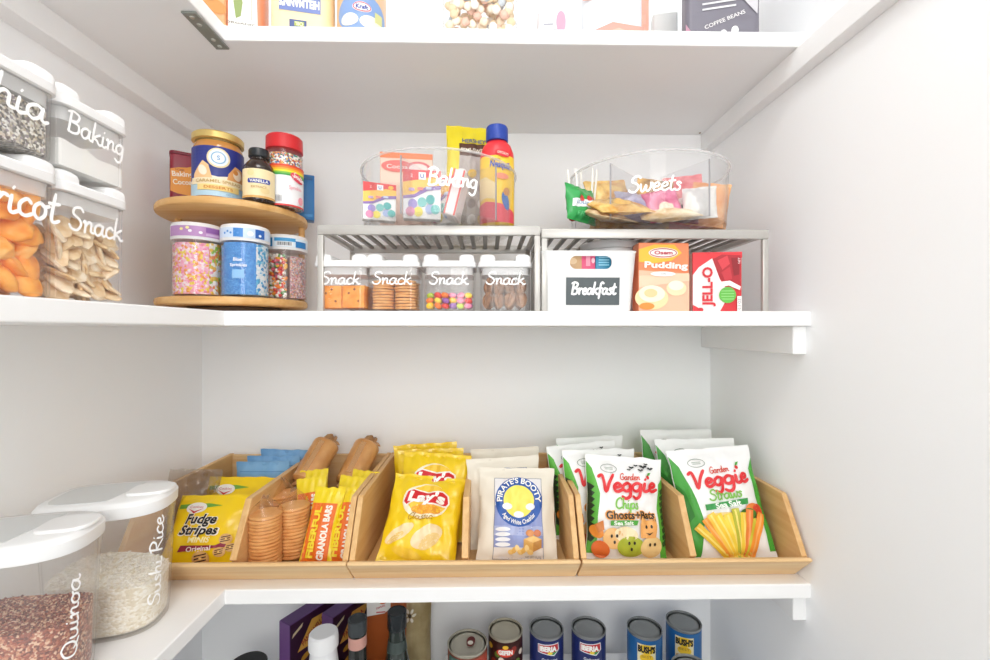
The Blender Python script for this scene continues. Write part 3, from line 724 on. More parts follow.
def dsn_dessert(p, w, h):
    a = w/2
    p.poly([(-a, h), (-a, h*.74), (-a*.2, h*.80), (a*.4, h*.86), (a, h*.84), (a, h)], '#dd4a4c'); p.poly([(-a, h*.74), (-a*.2, h*.80), (a*.4, h*.86), (a, h*.84), (a, h*.70), (a*.2, h*.66), (-a*.4, h*.50), (-a, h*.46)], '#f3c35e')
    p.poly([(-a, h*.46), (-a*.4, h*.50), (a*.2, h*.66), (a, h*.70), (a, h*.62), (a*.3, h*.58), (-a*.4, h*.43), (-a, h*.40)], '#8f72b3'); p.L = 1
    for x, y, c in ((-.5, .3, '#9c8cc8'), (.0, .34, '#7fc4c0'), (.45, .4, '#58b2b0'), (-.2, .14, '#e6d65a'), (.4, .2, '#a9b8dc'), (-.62, .14, '#d98cae'), (.7, .2, '#63b8b4')): p.ell(x*a, y*h, a*.24, h*.1, c)
    p.rect(-a*.18, a*.2, h*.80, h*.95, '#f6f4f4'); p.L = 2; p.text('U', 0, h*.83, h*.08, '#4f6fb0', bold=.03); p.ell(a*.66, h*.9, a*.16, h*.05, '#f5b84a'); p.text('2', -a*.55, h*.84, h*.07, '#f4dcdc')
    for k in range(3): p.rect(-a*.7+k*a*.45, -a*.4+k*a*.45, h*.56+k*h*.02, h*.62+k*h*.02, ('#c5a7d2', '#e9867c', '#c9d1e8')[k])
G = 'small dessert mix boxes in the baking turntable'
def bx(px, Y): return at(px, 330, Y).x
carton('dessert_mix_box', .058, .066, .020, (bx(379, .80), .80, ZD), .38, '#f4f2f1', 'short red and yellow dessert mix box at the left of the baking turntable', 'box', G, dsn_dessert)
carton('dessert_mix_box', .066, .086, .020, (bx(422, .79), .79, ZD), .16, '#f4f2f1', 'taller red and yellow dessert mix box behind the baking lettering', 'box', G, dsn_dessert)
carton('dessert_mix_box', .055, .086, .020, (bx(446, .825), .825, ZD), -.55, '#f4f2f1', 'white and red dessert mix box turned side-on beside the yellow pouch', 'box', G, dsn_dessert)
carton('dessert_mix_box', .020, .078, .055, (bx(452, .78), .776, ZD), -.1, '#f3e9e8', 'narrow white box with red edges leaning in front of the yellow pouch', 'box', G,
       lambda p, w, h: (p.rect(-w/2, -w/2+.003, 0, h, '#e0605a'), p.rect(w/2-.003, w/2, 0, h, '#e0605a')), 0, 14)
def dsn_pink(p, w, h):
    a = w/2; p.rect(-a, a, h*.93, h, '#ec7a3e'); p.L = 1; p.ell(-a*.35, h*.83, a*.6, h*.075, '#e0645c'); p.ell(a*.45, h*.80, a*.5, h*.1, '#d9686c'); p.L = 2; p.ell(a*.45, h*.81, a*.36, h*.06, '#f2d9d4'); p.text('Cocoa', -a*.35, h*.8, h*.05, '#f6e6de', w=a*.8)
    p.ell(0, h*.5, a*.55, h*.15, '#f0c9ae'); p.L = 3; p.ell(a*.1, h*.5, a*.3, h*.1, '#dba88b')
carton('cocoa_box', .105, .162, .03, (bx(407, .91), .91, ZD), .12, '#f1cdb9', 'peach coloured box with orange top standing behind the dessert mix boxes', 'box', None, dsn_pink, 0, 0)
# yellow pouch of baking chips
o, f = pouch('baking_chip_pouch', .094, .218, .04, 31, mat('#e9d52a', .3), mat('#d8c31f', .35))
p = Print(f); p.rect(-.022, .044, .150, .178, '#5a3424'); p.poly([(-.026, .012), (.040, .012), (.042, .150), (-.022, .150)], '#b3aaa5'); p.L = 1
p.text("HERSHEY'S", .012, .180, .0085, '#2f4a94', w=.055, bold=.02); p.text('SEMI-SWEET', .010, .158, .009, '#f2ead8', w=.058, bold=.02)
for k in range(12): p.ell(-.016+(k % 3)*.021, .025+(k//3)*.030, .010, .008, ('#8d7f7a', '#e6e2e0', '#d9b23c', '#a79c97')[k % 4], k)
p.build('printed_front', o)
tag(pose(o, (bx(468, .895), .895, ZD+.001), 2, 1, 8), 'tall yellow baking chip pouch with brown band in the baking turntable', 'pouch')
# chocolate powder bottle
x = bx(497, .845)
o = thing('chocolate_powder_bottle', (x, .845, ZD), face(x, .845)-.1, 'yellow and red chocolate powder bottle with blue cap in the baking turntable', 'bottle')
def oval(k, z, a=.033, b=.026): return [(a*k*math.cos(2*PI*j/40), b*k*math.sin(2*PI*j/40), z) for j in range(40)]
m = MB(); YEL = mat('#f2c532', .35); RED = mat('#e0323a', .35)
m.loft([oval(.9, 0), oval(1, .004), oval(1, .060)], YEL, True, False); m.loft([oval(1, .060), oval(1, .096)], YEL, False, False); m.loft([oval(1, .096), oval(.99, .118)], YEL, False, False)
m.loft([oval(.99, .118), oval(.95, .128), oval(.8, .140), oval(.62, .146), oval(.58, .148)], RED, False, True); m.build('body', o)
MB().lathe([(.0205, .1482), (.0215, .150), (.021, .171), (.0195, .174), (.014, .1752)], mat('#1d3f9e', .4), 36).build('cap', o)
def ovf(x, z, of):
    a = -PI/2+x/.0345; return ((.033+of)*math.cos(a), (.026+of)*math.sin(a), z)
p = Print(ovf, .005); p.poly([(-.045, .004), (.045, .004), (.045, .022), (.01, .036), (-.02, .040), (-.045, .034)], '#df4a5a'); p.poly([(-.045, .040), (-.02, .046), (.0, .043), (.0, .07), (-.02, .082), (-.045, .08)], '#f3d9a0'); p.L = 1
p.ell(.020, .040, .007, .016, '#3c6db2', .3); p.ell(.022, .056, .007, .007, '#c98a4a'); p.L = 2; p.ell(.014, .121, .015, .006, '#d0202b', -.2); p.L = 3
p.text('Nesquik', .010, .096, .011, '#2a4fb0', w=.042, bold=.03, rot=-.12); p.text('Nestle', 0, .108, .005, '#7a4a2a'); p.text('CHOCOLATE', .014, .119, .004, '#f7e3d0', w=.022, rot=-.2); o.scale = (1, 1, 1.10)
p.ell(.012, .082, .014, .005, '#e98a6a', -.1); p.build('printed_label', o)
# ================================================================= sweets
o, f = pouch('lollipop_bag', .076, .068, .03, 41, mat('#2f9c4e', .3), mat('#2c8f48', .35))
p = Print(f); p.poly([(-.032, .022), (.032, .026), (.032, .042), (-.032, .036)], '#e9eef0'); p.L = 1; p.ell(-.012, .039, .006, .006, '#c8403c'); p.ell(.006, .042, .006, .005, '#c8403c'); p.ell(.022, .044, .005, .005, '#c8403c'); p.text('LOLLIPOPS', 0, .028, .006, '#7f9fc0', w=.05, bold=.02); p.text('FRUIT', 0, .008, .007, '#5cc07a', w=.04)
p.build('printed_front', o); pose(o, (bx(582, .805), .805, ZD+.001), 8, 3, 36); tag(o, 'green and white lollipop bag at the left end of the sweets turntable', 'bag')
for k, px in enumerate((573, 578.5, 582, 591, 593.5)):
    c = bx(px, .835)
    q = thing('lollipop', (c, .838-.005*(k % 2), ZD+.030), 0, ('lollipop stick farthest left behind the green bag', 'second lollipop stick from the left behind the green bag', 'thick lollipop stick in the middle behind the green bag', 'lollipop stick leaning right behind the green bag', 'lollipop stick beside the clear divider behind the green bag')[k], 'lollipop', 'lollipops standing in the sweets turntable')
    MB().tube([(0, 0, 0), (.002*(k-2), .003, .082)], .0022, mat('#f3f0ea', .6)).build('stick', q)
    MB().ball((0, 0, -.009), .010, .008, .010, mat(('#c23a4a', '#d97a3a', '#8c3a5a', '#c23a3a', '#d6507a')[k], .2)).build('candy_head', q)
    q.rotation_euler = (-.03, .05*(k-2)*.6, 0)
GOLD = foil('gold_wrap', '#c8892f', '#f1d07e', 45, .25)
def sweet(name, w, h, t, seed, m, loc, lean, roll, yaw, label, design=None, cat='sweet packet'):
    o, f = pouch(name, w, h, t, seed, m, None, 16, 18)
    if design: p = Print(f); design(p); p.build('printed_front', o)
    tag(pose(o, loc, lean, roll, yaw), label, cat, 'sweet packets in the clear turntable'); return o
def sw(px, Y, dz): return (bx(px, Y), Y, ZD+dz)
D1 = lambda p: (p.ell(0, .03, .018, .012, '#e9b64a'), p.ell(-.008, .05, .008, .006, '#8a4a22'))
sweet('sweet_packet', 0.092, 0.102, 0.031, 51, GOLD, sw(618, .845, .004), 18, -8, 12, 'gold wrapped sweet packet standing beside the lollipop sticks', D1)
sweet('sweet_packet', 0.109, 0.083, 0.021, 52, GOLD, sw(630, .765, .010), 62, -10, 8, 'flat gold packet lying in front under the sweets lettering', D1)
sweet('sweet_packet', 0.092, 0.076, 0.018, 53, foil('cream_wrap', '#caa06a', '#f2e0bc', 50, .3), sw(618, .775, .001), 68, 6, 30, 'flat cream and gold packet low beside the first divider')
sweet('sweet_packet', 0.081, 0.083, 0.026, 54, foil('lilac_wrap', '#8a83a6', '#c9c4da', 40, .3), sw(640, .80, .001), 35, 5, 0, 'dull lilac packet low in the middle of the sweets')
sweet('sweet_packet', 0.069, 0.099, 0.029, 55, foil('brown_gold_wrap', '#5f3a22', '#d9a85a', 45, .3), sw(650, .83, .001), 14, 10, -5, 'brown and gold packet in the middle of the sweets', lambda p: p.ell(0, .03, .016, .016, '#edc067'))
sweet('sweet_packet', 0.063, 0.069, 0.026, 56, foil('pink_wrap', '#c0356a', '#ef8fb2', 40, .3), sw(668, .79, .002), 25, -10, -10, 'bright pink sweet packet right of the middle', lambda p: p.ell(0, .02, .014, .01, '#f6d7c2'))
sweet('sweet_packet', 0.076, 0.113, 0.034, 57, foil('coral_wrap', '#d8505a', '#f2989a', 30, .3), sw(688, .86, .002), 10, -4, -12, 'coral red pouch standing near the right divider', lambda p: (p.rect(-.02, .012, .03, .058, '#f0d9d6'), p.ell(.01, .02, .012, .01, '#e8c7c0')))
sweet('sweet_packet', 0.069, 0.091, 0.031, 58, foil('orange_wrap', '#e08a4a', '#f4c08a', 30, .35), sw(703, .835, .002), 14, 12, -20, 'pale orange packet beside the right divider')
sweet('sweet_packet', 0.057, 0.063, 0.029, 59, mat('#eceae6', .35), sw(700, .775, .001), 16, 0, -20, 'small white packet low beside the right divider')
sweet('sweet_packet', 0.060, 0.091, 0.026, 60, foil('tan_orange_wrap', '#c9803a', '#f0b473', 40, .4), sw(709, .88, .001), 12, 4, -40, 'tan and orange packet at the far right of the sweets')
sweet('sweet_packet', 0.069, 0.055, 0.021, 61, foil('dark_wrap', '#4a3040', '#9a6a72', 40, .3), sw(678, .80, .001), 40, 14, -12, 'dark plum packet low under the last letters')
sweet('sweet_packet', 0.103, 0.055, 0.021, 62, foil('pale_gold_wrap', '#d9b070', '#f7ead0', 40, .3), sw(672, .765, .0005), 66, -4, -14, 'pale gold flat packet along the front right of the sweets')
sweet('sweet_packet', .075, .100, .026, 71, GOLD, sw(606, .925, .001), 6, 6, 8, 'gold packet upright at the back left of the sweets', D1)
sweet('sweet_packet', .070, .092, .026, 72, foil('toffee_wrap', '#a8743a', '#e8c48a', 40, .3), sw(633, .945, .001), 6, -8, 0, 'toffee coloured packet upright at the back behind the lettering')
sweet('sweet_packet', .066, .088, .026, 73, foil('rose_wrap', '#c98a8a', '#f3d4cc', 40, .3), sw(676, .945, .001), 6, 8, 0, 'pale rose packet upright at the back of the sweets')
sweet('sweet_packet', .060, .080, .026, 74, foil('amber_wrap', '#c98a3a', '#f3cf8a', 40, .3), sw(640, .865, .001), 12, -16, 10, 'amber packet tilted in the middle of the sweets', D1)
q = thing('candy_jar', (*sw(654, .905, 0),), 0, 'small clear jar with a raspberry red lid at the middle of the sweets', 'jar')
MB().lathe([(.022, 0), (.024, .003), (.024, .086), (.020, .090)], foil('candy_mix', '#b57a44', '#e9c9a0', 90, .3), 32).build('body', q)
MB().lathe([(.0255, .0902), (.0255, .102), (.024, .1045)], mat('#a3213f', .35), 32).build('lid', q)
# ================================================================= white bin and dessert boxes on the middle shelf
x0, x1 = ax(540.5, .772), ax(637.5, .772); w = x1-x0; h = .107
o = thing('storage_bin', ((x0+x1)/2, .772, ZM+.0003), 0, 'white plastic bin with a handle slot and dark breakfast label', 'bin')
WP = mat('#e0e0e0', .35); d = .17; tz = .0075
def br(k, z): 
    s = tz*(1-z/h); return [(p[0], p[1]+d/2, z) for p in rr(w/2-s-k, d/2-s-k, .012, 0, 5)] if k == 0 else [(p[0], p[1]+d/2, z) for p in rr(w/2-s-k, d/2-s-k, .010, 0, 5)]
body = MB().loft([br(0, 0), br(0, h-.004), [(p[0]*1.012, (p[1]-d/2)*1.012+d/2, h-.001) for p in br(0, h)], [(p[0]*1.012, (p[1]-d/2)*1.012+d/2, h) for p in br(0, h)], br(.0025, h), br(.0025, .003)], WP).build('body', o)
slot = MB(); P = []; sx, sz, sw_, sh = .0035, .0865, .0375, .0115
for k in range(17): a = -PI/2+PI*k/16; P.append((sx+sw_-sh+sh*math.cos(a), sz+sh*math.sin(a)))
for k in range(17): a = PI/2+PI*k/16; P.append((sx-sw_+sh+sh*math.cos(a), sz+sh*math.sin(a)))
cut = slot.prism(P, -.02, .03, WP, 'y').build('cutter', o, smooth=False)
bm_ = body.modifiers.new('slot', 'BOOLEAN'); bm_.object = cut; bm_.solver = 'EXACT'
bpy.context.view_layer.update(); dg = bpy.context.evaluated_depsgraph_get(); me = bpy.data.meshes.new_from_object(body.evaluated_get(dg)); body.modifiers.clear(); body.data = me; bpy.data.objects.remove(cut)
p = Print(lambda x, z, of: (x, tz*(1-z/h)-of, z), 0); cx = .0075
p.rect(cx-.0475, cx+.0475, .0115, .0600, '#4d5558'); p.L = 1; p.script('Breakfast', cx+.001, .0305, .021, '#f7f7f7', .17, 0, .078); p.build('label_plate', o)
bw = (x0+x1)/2
for xx, ww, c, lab, ds in ((-.024, .034, '#cda87c', 'tan packet showing at the left of the white bin slot', None), (.002, .028, '#e0527c', 'pink packet in the middle behind the white bin slot', 1), (.030, .030, '#2f8fb4', 'blue packet at the right behind the white bin slot', 2)):
    q = thing('breakfast_packet', (bw+xx, .795, ZM+.0045), 0, lab, 'packet', 'packets inside the white bin')
    MB().box(-ww/2+.0005, ww/2-.0005, -.006, .006, 0, .098, mat(c, .4), .002).build('packet', q)
    p = Print(flat_front(-.006), 0)
    if ds == 1: p.rect(-.004, .004, .078, .096, '#ee9ab0'); p.ell(.009, .088, .003, .005, '#f3c2cd')
    elif ds == 2:
        for k in range(4): p.rect(-.009, .010, .0790+k*.0045, .0812+k*.0045, '#8fd0e6')
    else: p.ell(-.002, .087, .008, .006, '#e2c49b')
    p.build('printed_front', q)
x = bx(611.5, .86)
q = thing('round_tub', (x, .875, ZM+.0045), 0, 'white round tub rising at the back of the white bin', 'tub')
MB().lathe([(.048, 0), (.053, .004), (.055, .118), (.052, .118), (.050, .006), (.001, .005)], WP, 56, cap1=False).build('body', q)
MB().lathe([(.0565, .1185), (.0575, .120), (.0575, .131), (.055, .1335), (.048, .1345)], WP, 56).build('lid', q)
# pudding box
def dsn_pudding(p, w, h):
    a = w/2; p.poly([(-a, 0), (a, 0), (a, h*.55), (-a, h*.6)], '#eab79a'); p.L = 1
    p.poly([(-a, h*.72), (-a, h*.9), (-a*.4, h*.97), (a*.4, h*.97), (a*.7, h*.85), (a*.3, h*.74), (-a*.4, h*.7)], '#f3b93a'); p.poly([(-a, h*.35), (a, h*.45), (a, h*.56), (-a, h*.52)], '#f0c9ac'); p.L = 2
    p.ell(-.002, h*.85, a*.58, h*.075, '#f2efec'); p.ell(-a*.5, h*.2, a*.66, h*.17, '#f0d3a2'); p.ell(a*.48, h*.34, a*.4, h*.11, '#f0d8b0'); p.L = 3
    p.ring(-.002, h*.85, a*.54, h*.066, .0016, '#b0373e'); p.ell(-a*.5, h*.26, a*.52, h*.12, '#f6e7cd'); p.ell(a*.46, h*.38, a*.3, h*.07, '#f7ead2'); p.ell(-a*.7, h*.08, a*.3, h*.05, '#e08a3a'); p.L = 4
    p.text('Osem', -.002, h*.828, h*.05, '#c04a56', w=a*.72, bold=.03); p.text('Pudding', a*.06, h*.63, h*.085, '#f8f1ea', w=a*1.72, bold=.035, rot=-.03)
    p.ell(-.003, h*.545, a*.5, h*.035, '#f6f2ee'); p.ell(-a*.55, h*.27, a*.26, h*.06, '#e8c894'); p.L = 5; p.text('vanilla', -.003, h*.535, h*.025, '#9aa0a4')
carton('pudding_box', .092, .1245, .032, (ax(662, .80)-.002, .803, ZM+.0003), .02, '#f08a5c', 'orange vanilla pudding box standing behind the white bin', 'box', 'dessert boxes under the riser', dsn_pudding)
def dsn_gelatin(p, w, h):
    a = w/2; p.poly([(-a, h), (-a*.3, h), (a*.1, h*.55), (a*.5, h*.3), (a*.1, 0), (-a, 0)], '#f3e4e4'); p.poly([(-a, h*.62), (-a, h), (a, h), (a, h*.9), (-a*.2, h*.9), (-a*.75, h*.75)], '#df3038'); p.L = 1
    p.poly([(-a*.18, h*.88), (a*.18, h*.96), (a*.94, h*.94), (a*.94, h*.45), (a*.5, h*.42), (a*.15, h*.55), (0, h*.7)], '#b01f2c'); p.L = 2
    p.poly([(.0, h*.86), (a*.4, h*.94), (a*.5, h*.8), (a*.2, h*.7)], '#d23a44'); p.poly([(a*.55, h*.9), (a*.88, h*.9), (a*.88, h*.62), (a*.66, h*.6)], '#8e1622'); p.poly([(a*.15, h*.66), (a*.5, h*.75), (a*.6, h*.55), (a*.3, h*.52)], '#c42e3a')
    p.poly([(a*.0, h*.4), (a*.45, h*.44), (a*.9, h*.36), (a*.94, h*.42), (a*.5, h*.52), (a*.1, h*.5)], '#f4eeee'); p.poly([(-a, 0), (-a, h*.12), (-a*.5, 0)], '#d8303a'); p.L = 3
    p.text('JELL-O', -a*.22, h*.42, h*.155, '#cc2230', w=h*.66, rot=PI/2-.0, bold=.035); p.ell(a*.40, h*.28, h*.135, h*.135, '#62b846'); p.ell(-a*.7, h*.04, a*.12, h*.03, '#c52634'); p.L = 4
    for k in range(4): p.rect(a*.14, a*.66, h*.34-k*h*.045, h*.355-k*h*.045, '#8fd07a')
    p.rect(a*.78, a*.96, h*.0, h*.26, '#f4efee'); p.L = 5; p.text('0.3 OZ', a*.92, h*.13, .005, '#9a9a9a', w=.02, rot=PI/2); p.text('NET', a*.9, h*.85, .004, '#f4d6d6', rot=PI/2)
carton('gelatin_box', .0855, .108, .034, (ax(715, .80), .806, ZM+.0003), -.11, '#cf2a34', 'red gelatin dessert box with a green round badge under the riser', 'box', 'dessert boxes under the riser', dsn_gelatin, sidec='#eadfdd')
# ================================================================= snacks in the bins
def clone(src, loc, lean, roll, yaw, label):
    o = copy_tree(src); pose(o, loc, lean, roll, yaw); o['label'] = label; return o
# ---- yellow crisp bags
CH = mat('#f2cf1c', .28, coat=.25)
o, f = pouch('chip_bag', .146, .170, .042, 3, CH, mat('#e9c51a', .3), 30, 40, 1.7)
p = Print(f)
p.ell(-.040, .050, .030, .011, '#f1dcae', .55); p.ell(-.046, .042, .018, .006, '#e9c878', .6); p.ell(.014, .048, .032, .017, '#f3dfb6', .5); p.ell(.020, .040, .022, .010, '#ecd08c', .6); p.ell(-.02, .018, .030, .008, '#eec93c', -.2); p.L = 1
p.ell(0, .112, .046, .036, '#f6efd2'); p.L = 2; p.ell(.004, .115, .041, .031, '#f4c83c'); p.ell(.004, .094, .030, .010, '#eda33c'); p.L = 3
p.poly([(-.046, .106), (-.040, .128), (-.028, .136), (.006, .130), (.034, .134), (.046, .128), (.049, .112), (.044, .104), (.010, .102), (-.018, .110), (-.038, .098)], '#f7f1e6'); p.L = 4
p.poly([(-.043, .108), (-.037, .127), (-.027, .133), (.006, .127), (.033, .131), (.043, .126), (.046, .113), (.042, .107), (.010, .105), (-.018, .113), (-.037, .102)], '#cf2129'); p.L = 5
p.text("Lay's", .001, .1085, .0195, '#fbf8f4', w=.073, bold=.045, shear=.18); p.L = 6
p.script('Classic', -.004, .074, .012, '#b98a1a', .12, .03, .05, .2); p.build('printed_front', o)
LX = BX[1]-BW/4; G = 'yellow potato chip bags'
tag(pose(o, (-.132, .806, ZI), 41, 7, 3), 'yellow chip bag lying foremost in its bin compartment', 'chip bag', G); lays = o
clone(lays, (-.120, .895, ZI+.006), 21, 3, -4, 'second yellow chip bag, logo showing just above the foremost one')
clone(lays, (-.122, .948, ZI), 14, -1, 3, 'third yellow chip bag with only its top edge above the others')
clone(lays, (-.135, 1.000, ZI), 9, -3, 2, 'rearmost yellow chip bag against the back of the bin')
# ---- beige puff bags
BG = mat('#e6dfd0', .5)
o, f = pouch('puff_bag', .152, .172, .040, 9, BG, mat('#ddd5c5', .55))
p = Print(f); R2 = .0415; cy = .106
p.rect(-.046, .050, .006, .150, '#6c6f88'); p.L = 1; p.rect(-.045, .049, .007, .149, '#e2dfe0'); p.L = 2; p.rect(-.045, .049, .026, .098, '#8f9bcb'); p.rect(-.045, .049, .046, .062, '#a8b1d6'); p.rect(-.045, .049, .007, .026, '#e6e1dc'); p.L = 3
p.ell(.003, cy, .047, .0455, '#2757a6'); p.L = 4; p.ell(.003, cy, .0305, .0295, '#f0df62'); p.L = 5
p.ell(-.020, cy-.010, .010, .006, '#eceff3'); p.ell(.026, cy-.010, .009, .006, '#eceff3'); p.ell(.003, cy-.024, .010, .006, '#eceff3')
p.text("PIRATE'S BOOTY", .003, cy, .0105, '#f6f4ee', w=.108, bold=.025, arc=(.0335, 1)); p.text('Aged White Cheddar', .003, cy, .0078, '#f6f4ee', w=.078, bold=.015, arc=(.0415, -1))
for k in range(4): p.ell(-.028, .056-k*.0085, .0145, .0036, '#eef0f4')
p.poly([(.012, .026), (.012, .040), (.030, .046), (.046, .040), (.046, .026), (.030, .019)], '#d8a456'); p.L = 6; p.poly([(.030, .019), (.030, .034), (.046, .040), (.046, .026)], '#b98442'); p.poly([(.012, .040), (.030, .046), (.046, .040), (.030, .034)], '#e8bd74')
for k in range(7): p.ell(-.012+k*.006, .0185+.003*(k % 3), .006, .0042, ('#eac377', '#dfae58', '#f2d596')[k % 3], k)
p.ell(.024, .050, .008, .006, '#cf8a52'); p.ell(.038, .050, .007, .006, '#c9764a'); p.text('NET WT 0.5 OZ', .030, .009, .003, '#8a8a90'); p.build('printed_front', o)
G = 'beige puff snack bags'
tag(pose(o, (.055, .812, ZI), 29, 1, -1), 'beige puff bag with round blue emblem foremost in its compartment', 'snack bag', G); booty = o
clone(booty, (.040, .872, ZI), 17, -2, 3, 'second beige puff bag showing a plain top edge behind the emblem')
clone(booty, (.045, .945, ZI), 12, -3, -3, 'rearmost beige puff bag against the back of the bin')
# ---- veggie chips
WH = mat('#f0f0ef', .38)
def veggie_common(p, w, h, straws):
    a = w/2
    k = .0
    p.ring(-.034, h*.865, .0165, .0085, .0011, '#7f8a80'); p.rect(-.043, -.025, h*.868, h*.876, '#b8c0b8'); p.rect(-.042, -.026, h*.853, h*.861, '#b8c0b8')
    p.script('Garden', .006, h*.765, .012, '#d04a3a', .14, .05, .040, .2)
    p.L += 1
    p.script('Veggie', .002, h*.652, .030, '#d8262c', .19, .06, .112, .1); p.ell(.042, h*.80, .0035, .0035, '#d8262c'); p.L += 1
    p.poly([(.040, h*.815), (.044, h*.845), (.050, h*.85), (.046, h*.82)], '#4fa23c')
o, f = pouch('veggie_chip_bag', .154, .190, .045, 14, WH, mat('#4c9a3a', .4)); h = .190
p = Print(f); a = .0765
p.poly([(-a, .012), (-a, h*.93), (-.066, h*.86), (-.054, h*.62), (-.058, h*.40), (-.060, .012)], '#59ad3a'); p.poly([(a, .012), (a, h*.80), (.066, h*.74), (.062, h*.5), (.064, .012)], '#59ad3a'); p.L = 1
for k in range(9):
    y = h*(.66-.06*k); p.poly([(-a, y), (-a, y+.012), (-.064, y+.004), (-.070, y-.003)], '#23331d'); p.poly([(a, y), (a, y+.010), (.068, y+.004), (.070, y-.003)], '#2b4a20')
p.L = 2; veggie_common(p, .154, h, False)
def bat(x, y, s):
    p.poly([(x, y+s*.25), (x+s*.35, y+s*.55), (x+s*1.2, y+s*.5), (x+s*.75, y-s*.05), (x+s*.35, y-s*.1), (x, y-s*.45), (x-s*.35, y-s*.1), (x-s*.75, y-s*.05), (x-s*1.2, y+s*.5), (x-s*.35, y+s*.55)], '#1d1f1e')
for x, y, s in ((.012, h*.885, .005), (.022, h*.91, .004), (.036, h*.90, .007), (.030, h*.865, .005), (.050, h*.885, .006), (.043, h*.93, .004), (.006, h*.862, .0035)): bat(x, y, s)
p.script('Chips', -.004, h*.490, .019, '#7cc04a', .15, .05, .044)
p.L = 5; p.text('Ghosts+Bats', .004, h*.398, .0140, '#f0a03a', w=.100, bold=.075, rot=.06); p.L = 6; p.text('Ghosts+Bats', .004, h*.401, .0130, '#2a2422', w=.096, bold=.03, rot=.06)
p.poly([(-.036, h*.325), (.014, h*.345), (.016, h*.39), (-.036, h*.37)], '#4da33c'); p.L = 8; p.text('Sea Salt', -.011, h*.340, .0065, '#f1f6ec', w=.038, bold=.03, rot=.07); p.L = 5
for x, y, rx, ry, c in ((-.030, .040, .020, .018, '#e8b878'), (-.006, .048, .022, .014, '#f0dfb8'), (.004, .028, .026, .018, '#a9b436'), (.044, .030, .022, .018, '#e9c98c'), (-.052, .020, .018, .014, '#d96a2a'), (-.062, .050, .014, .010, '#e08a2f')): p.ell(x, y, rx, ry, c, x*9)
p.poly([(.022, .044), (.020, .068), (.024, .082), (.032, .075), (.046, .076), (.054, .084), (.056, .066), (.052, .046)], '#e8a860'); p.L = 7
for x, y in ((-.034, .044), (-.024, .045), (-.028, .034), (.000, .034), (.010, .035), (.005, .024), (.032, .064), (.043, .065), (.040, .034), (.050, .035)): p.ell(x, y, .0022, .0030, '#2a211a')
p.poly([(.030, .054), (.038, .050), (.046, .056), (.038, .053)], '#2a211a'); p.poly([(-.066, .062), (-.050, .070), (-.048, .054), (-.060, .048)], '#c9752a'); p.text('0 g', .050, h*.40, .004, '#5a5a58'); p.build('printed_front', o)
G = 'white and green veggie chip bags with bats'
tag(pose(o, (.258, .812, ZI), 21, 5, 2), 'veggie chip bag with bats and monster chips foremost in its compartment', 'snack bag', G); vc = o
clone(vc, (.234, .862, ZI), 16, 0, 4, 'second veggie chip bag, its green side showing left of the foremost one')
clone(vc, (.240, .972, ZI), 9, -2, 2, 'rearmost veggie chip bag with a few bats along its top')
clone(vc, (.219, .915, ZI), 12, -4, 5, 'third veggie chip bag, mostly hidden, at the compartment wall')
# ---- veggie straws
o, f = pouch('veggie_straw_bag', .166, .206, .046, 22, WH, mat('#3f9a3a', .4)); h = .206; a = .0825
p = Print(f); p.poly([(-a, .012), (-a, h*.95), (-.068, h*.84), (-.052, h*.55), (-.046, h*.34), (-.060, .012)], '#3f9c36'); p.poly([(a, .012), (a, h*.88), (.071, h*.78), (.069, h*.5), (.071, .012)], '#4aa83a'); p.L = 1
p.poly([(-a, h*.3), (-a, h*.7), (-.070, h*.62), (-.062, h*.4)], '#2f7f2e'); p.L = 2
veggie_common(p, .166, h, True)
p.script('Straws', .004, h*.532, .019, '#7ab648', .15, .06, .064); p.poly([(-.040, h*.445), (.044, h*.475), (.046, h*.525), (-.040, h*.495)], '#2f9345'); p.L = 6; p.text('Sea Salt', .004, h*.462, .0095, '#f1f6ec', w=.050, bold=.03, rot=.06); p.L = 4
p.ell(.052, h*.42, .016, .012, '#e2803a'); p.ell(.062, h*.40, .012, .014, '#d6402c'); p.ell(.040, h*.385, .018, .011, '#4a7f34'); p.poly([(-.030, h*.42), (.012, h*.42), (.016, h*.27), (-.004, h*.2), (-.022, h*.3)], '#f0d895'); p.L = 5
for k in range(4): p.rect(-.022, .008, h*.385-k*.008, h*.393-k*.008, '#cdb56a')
p.L = 6
for x0, x1, y1, c in ((-.062, -.006, .066, '#e8c238'), (-.046, .000, .078, '#ee9a34'), (-.036, .004, .086, '#f3c84a'), (-.022, .010, .084, '#f6cf3c'), (-.004, .014, .084, '#f2d648'), (.012, .016, .092, '#b9b93a'), (.028, .020, .084, '#f0cf44'), (.042, .024, .088, '#e8833a'), (.054, .026, .070, '#cfc23c'), (.066, .030, .080, '#ee9434')):
    dx, dy = x0-x1, y1-.006; L = math.hypot(dx, dy); nx, ny = -dy/L*.0075, dx/L*.0075
    p.poly([(x1-nx, .006-ny), (x0-nx, y1-ny), (x0+nx, y1+ny), (x1+nx, .006+ny)], c); p.L += .3
    p.poly([(x1-nx*.2, .006-ny*.2), (x0-nx*.2, y1-.002-ny*.2), (x0+nx*.25, y1-.002+ny*.25), (x1+nx*.25, .006+ny*.25)], {'#ee9a34': '#f4b868', '#e8833a': '#f0a468', '#ee9434': '#f4b268'}.get(c, '#f8e27c')); p.L += .2
p.build('printed_front', o); G = 'white and green veggie straw bags'
SX = BX[2]+BW/4
tag(pose(o, (SX+.001, .812, ZI), 21, -5, -3), 'veggie straw bag with yellow and orange straws foremost beside the wall', 'snack bag', G); vs_ = o
clone(vs_, (SX-.014, .880, ZI), 15, -2, -4, 'second veggie straw bag, its green edge showing above the foremost one')
clone(vs_, (SX-.026, .965, ZI), 10, 0, 2, 'rearmost veggie straw bag against the back of the bin')
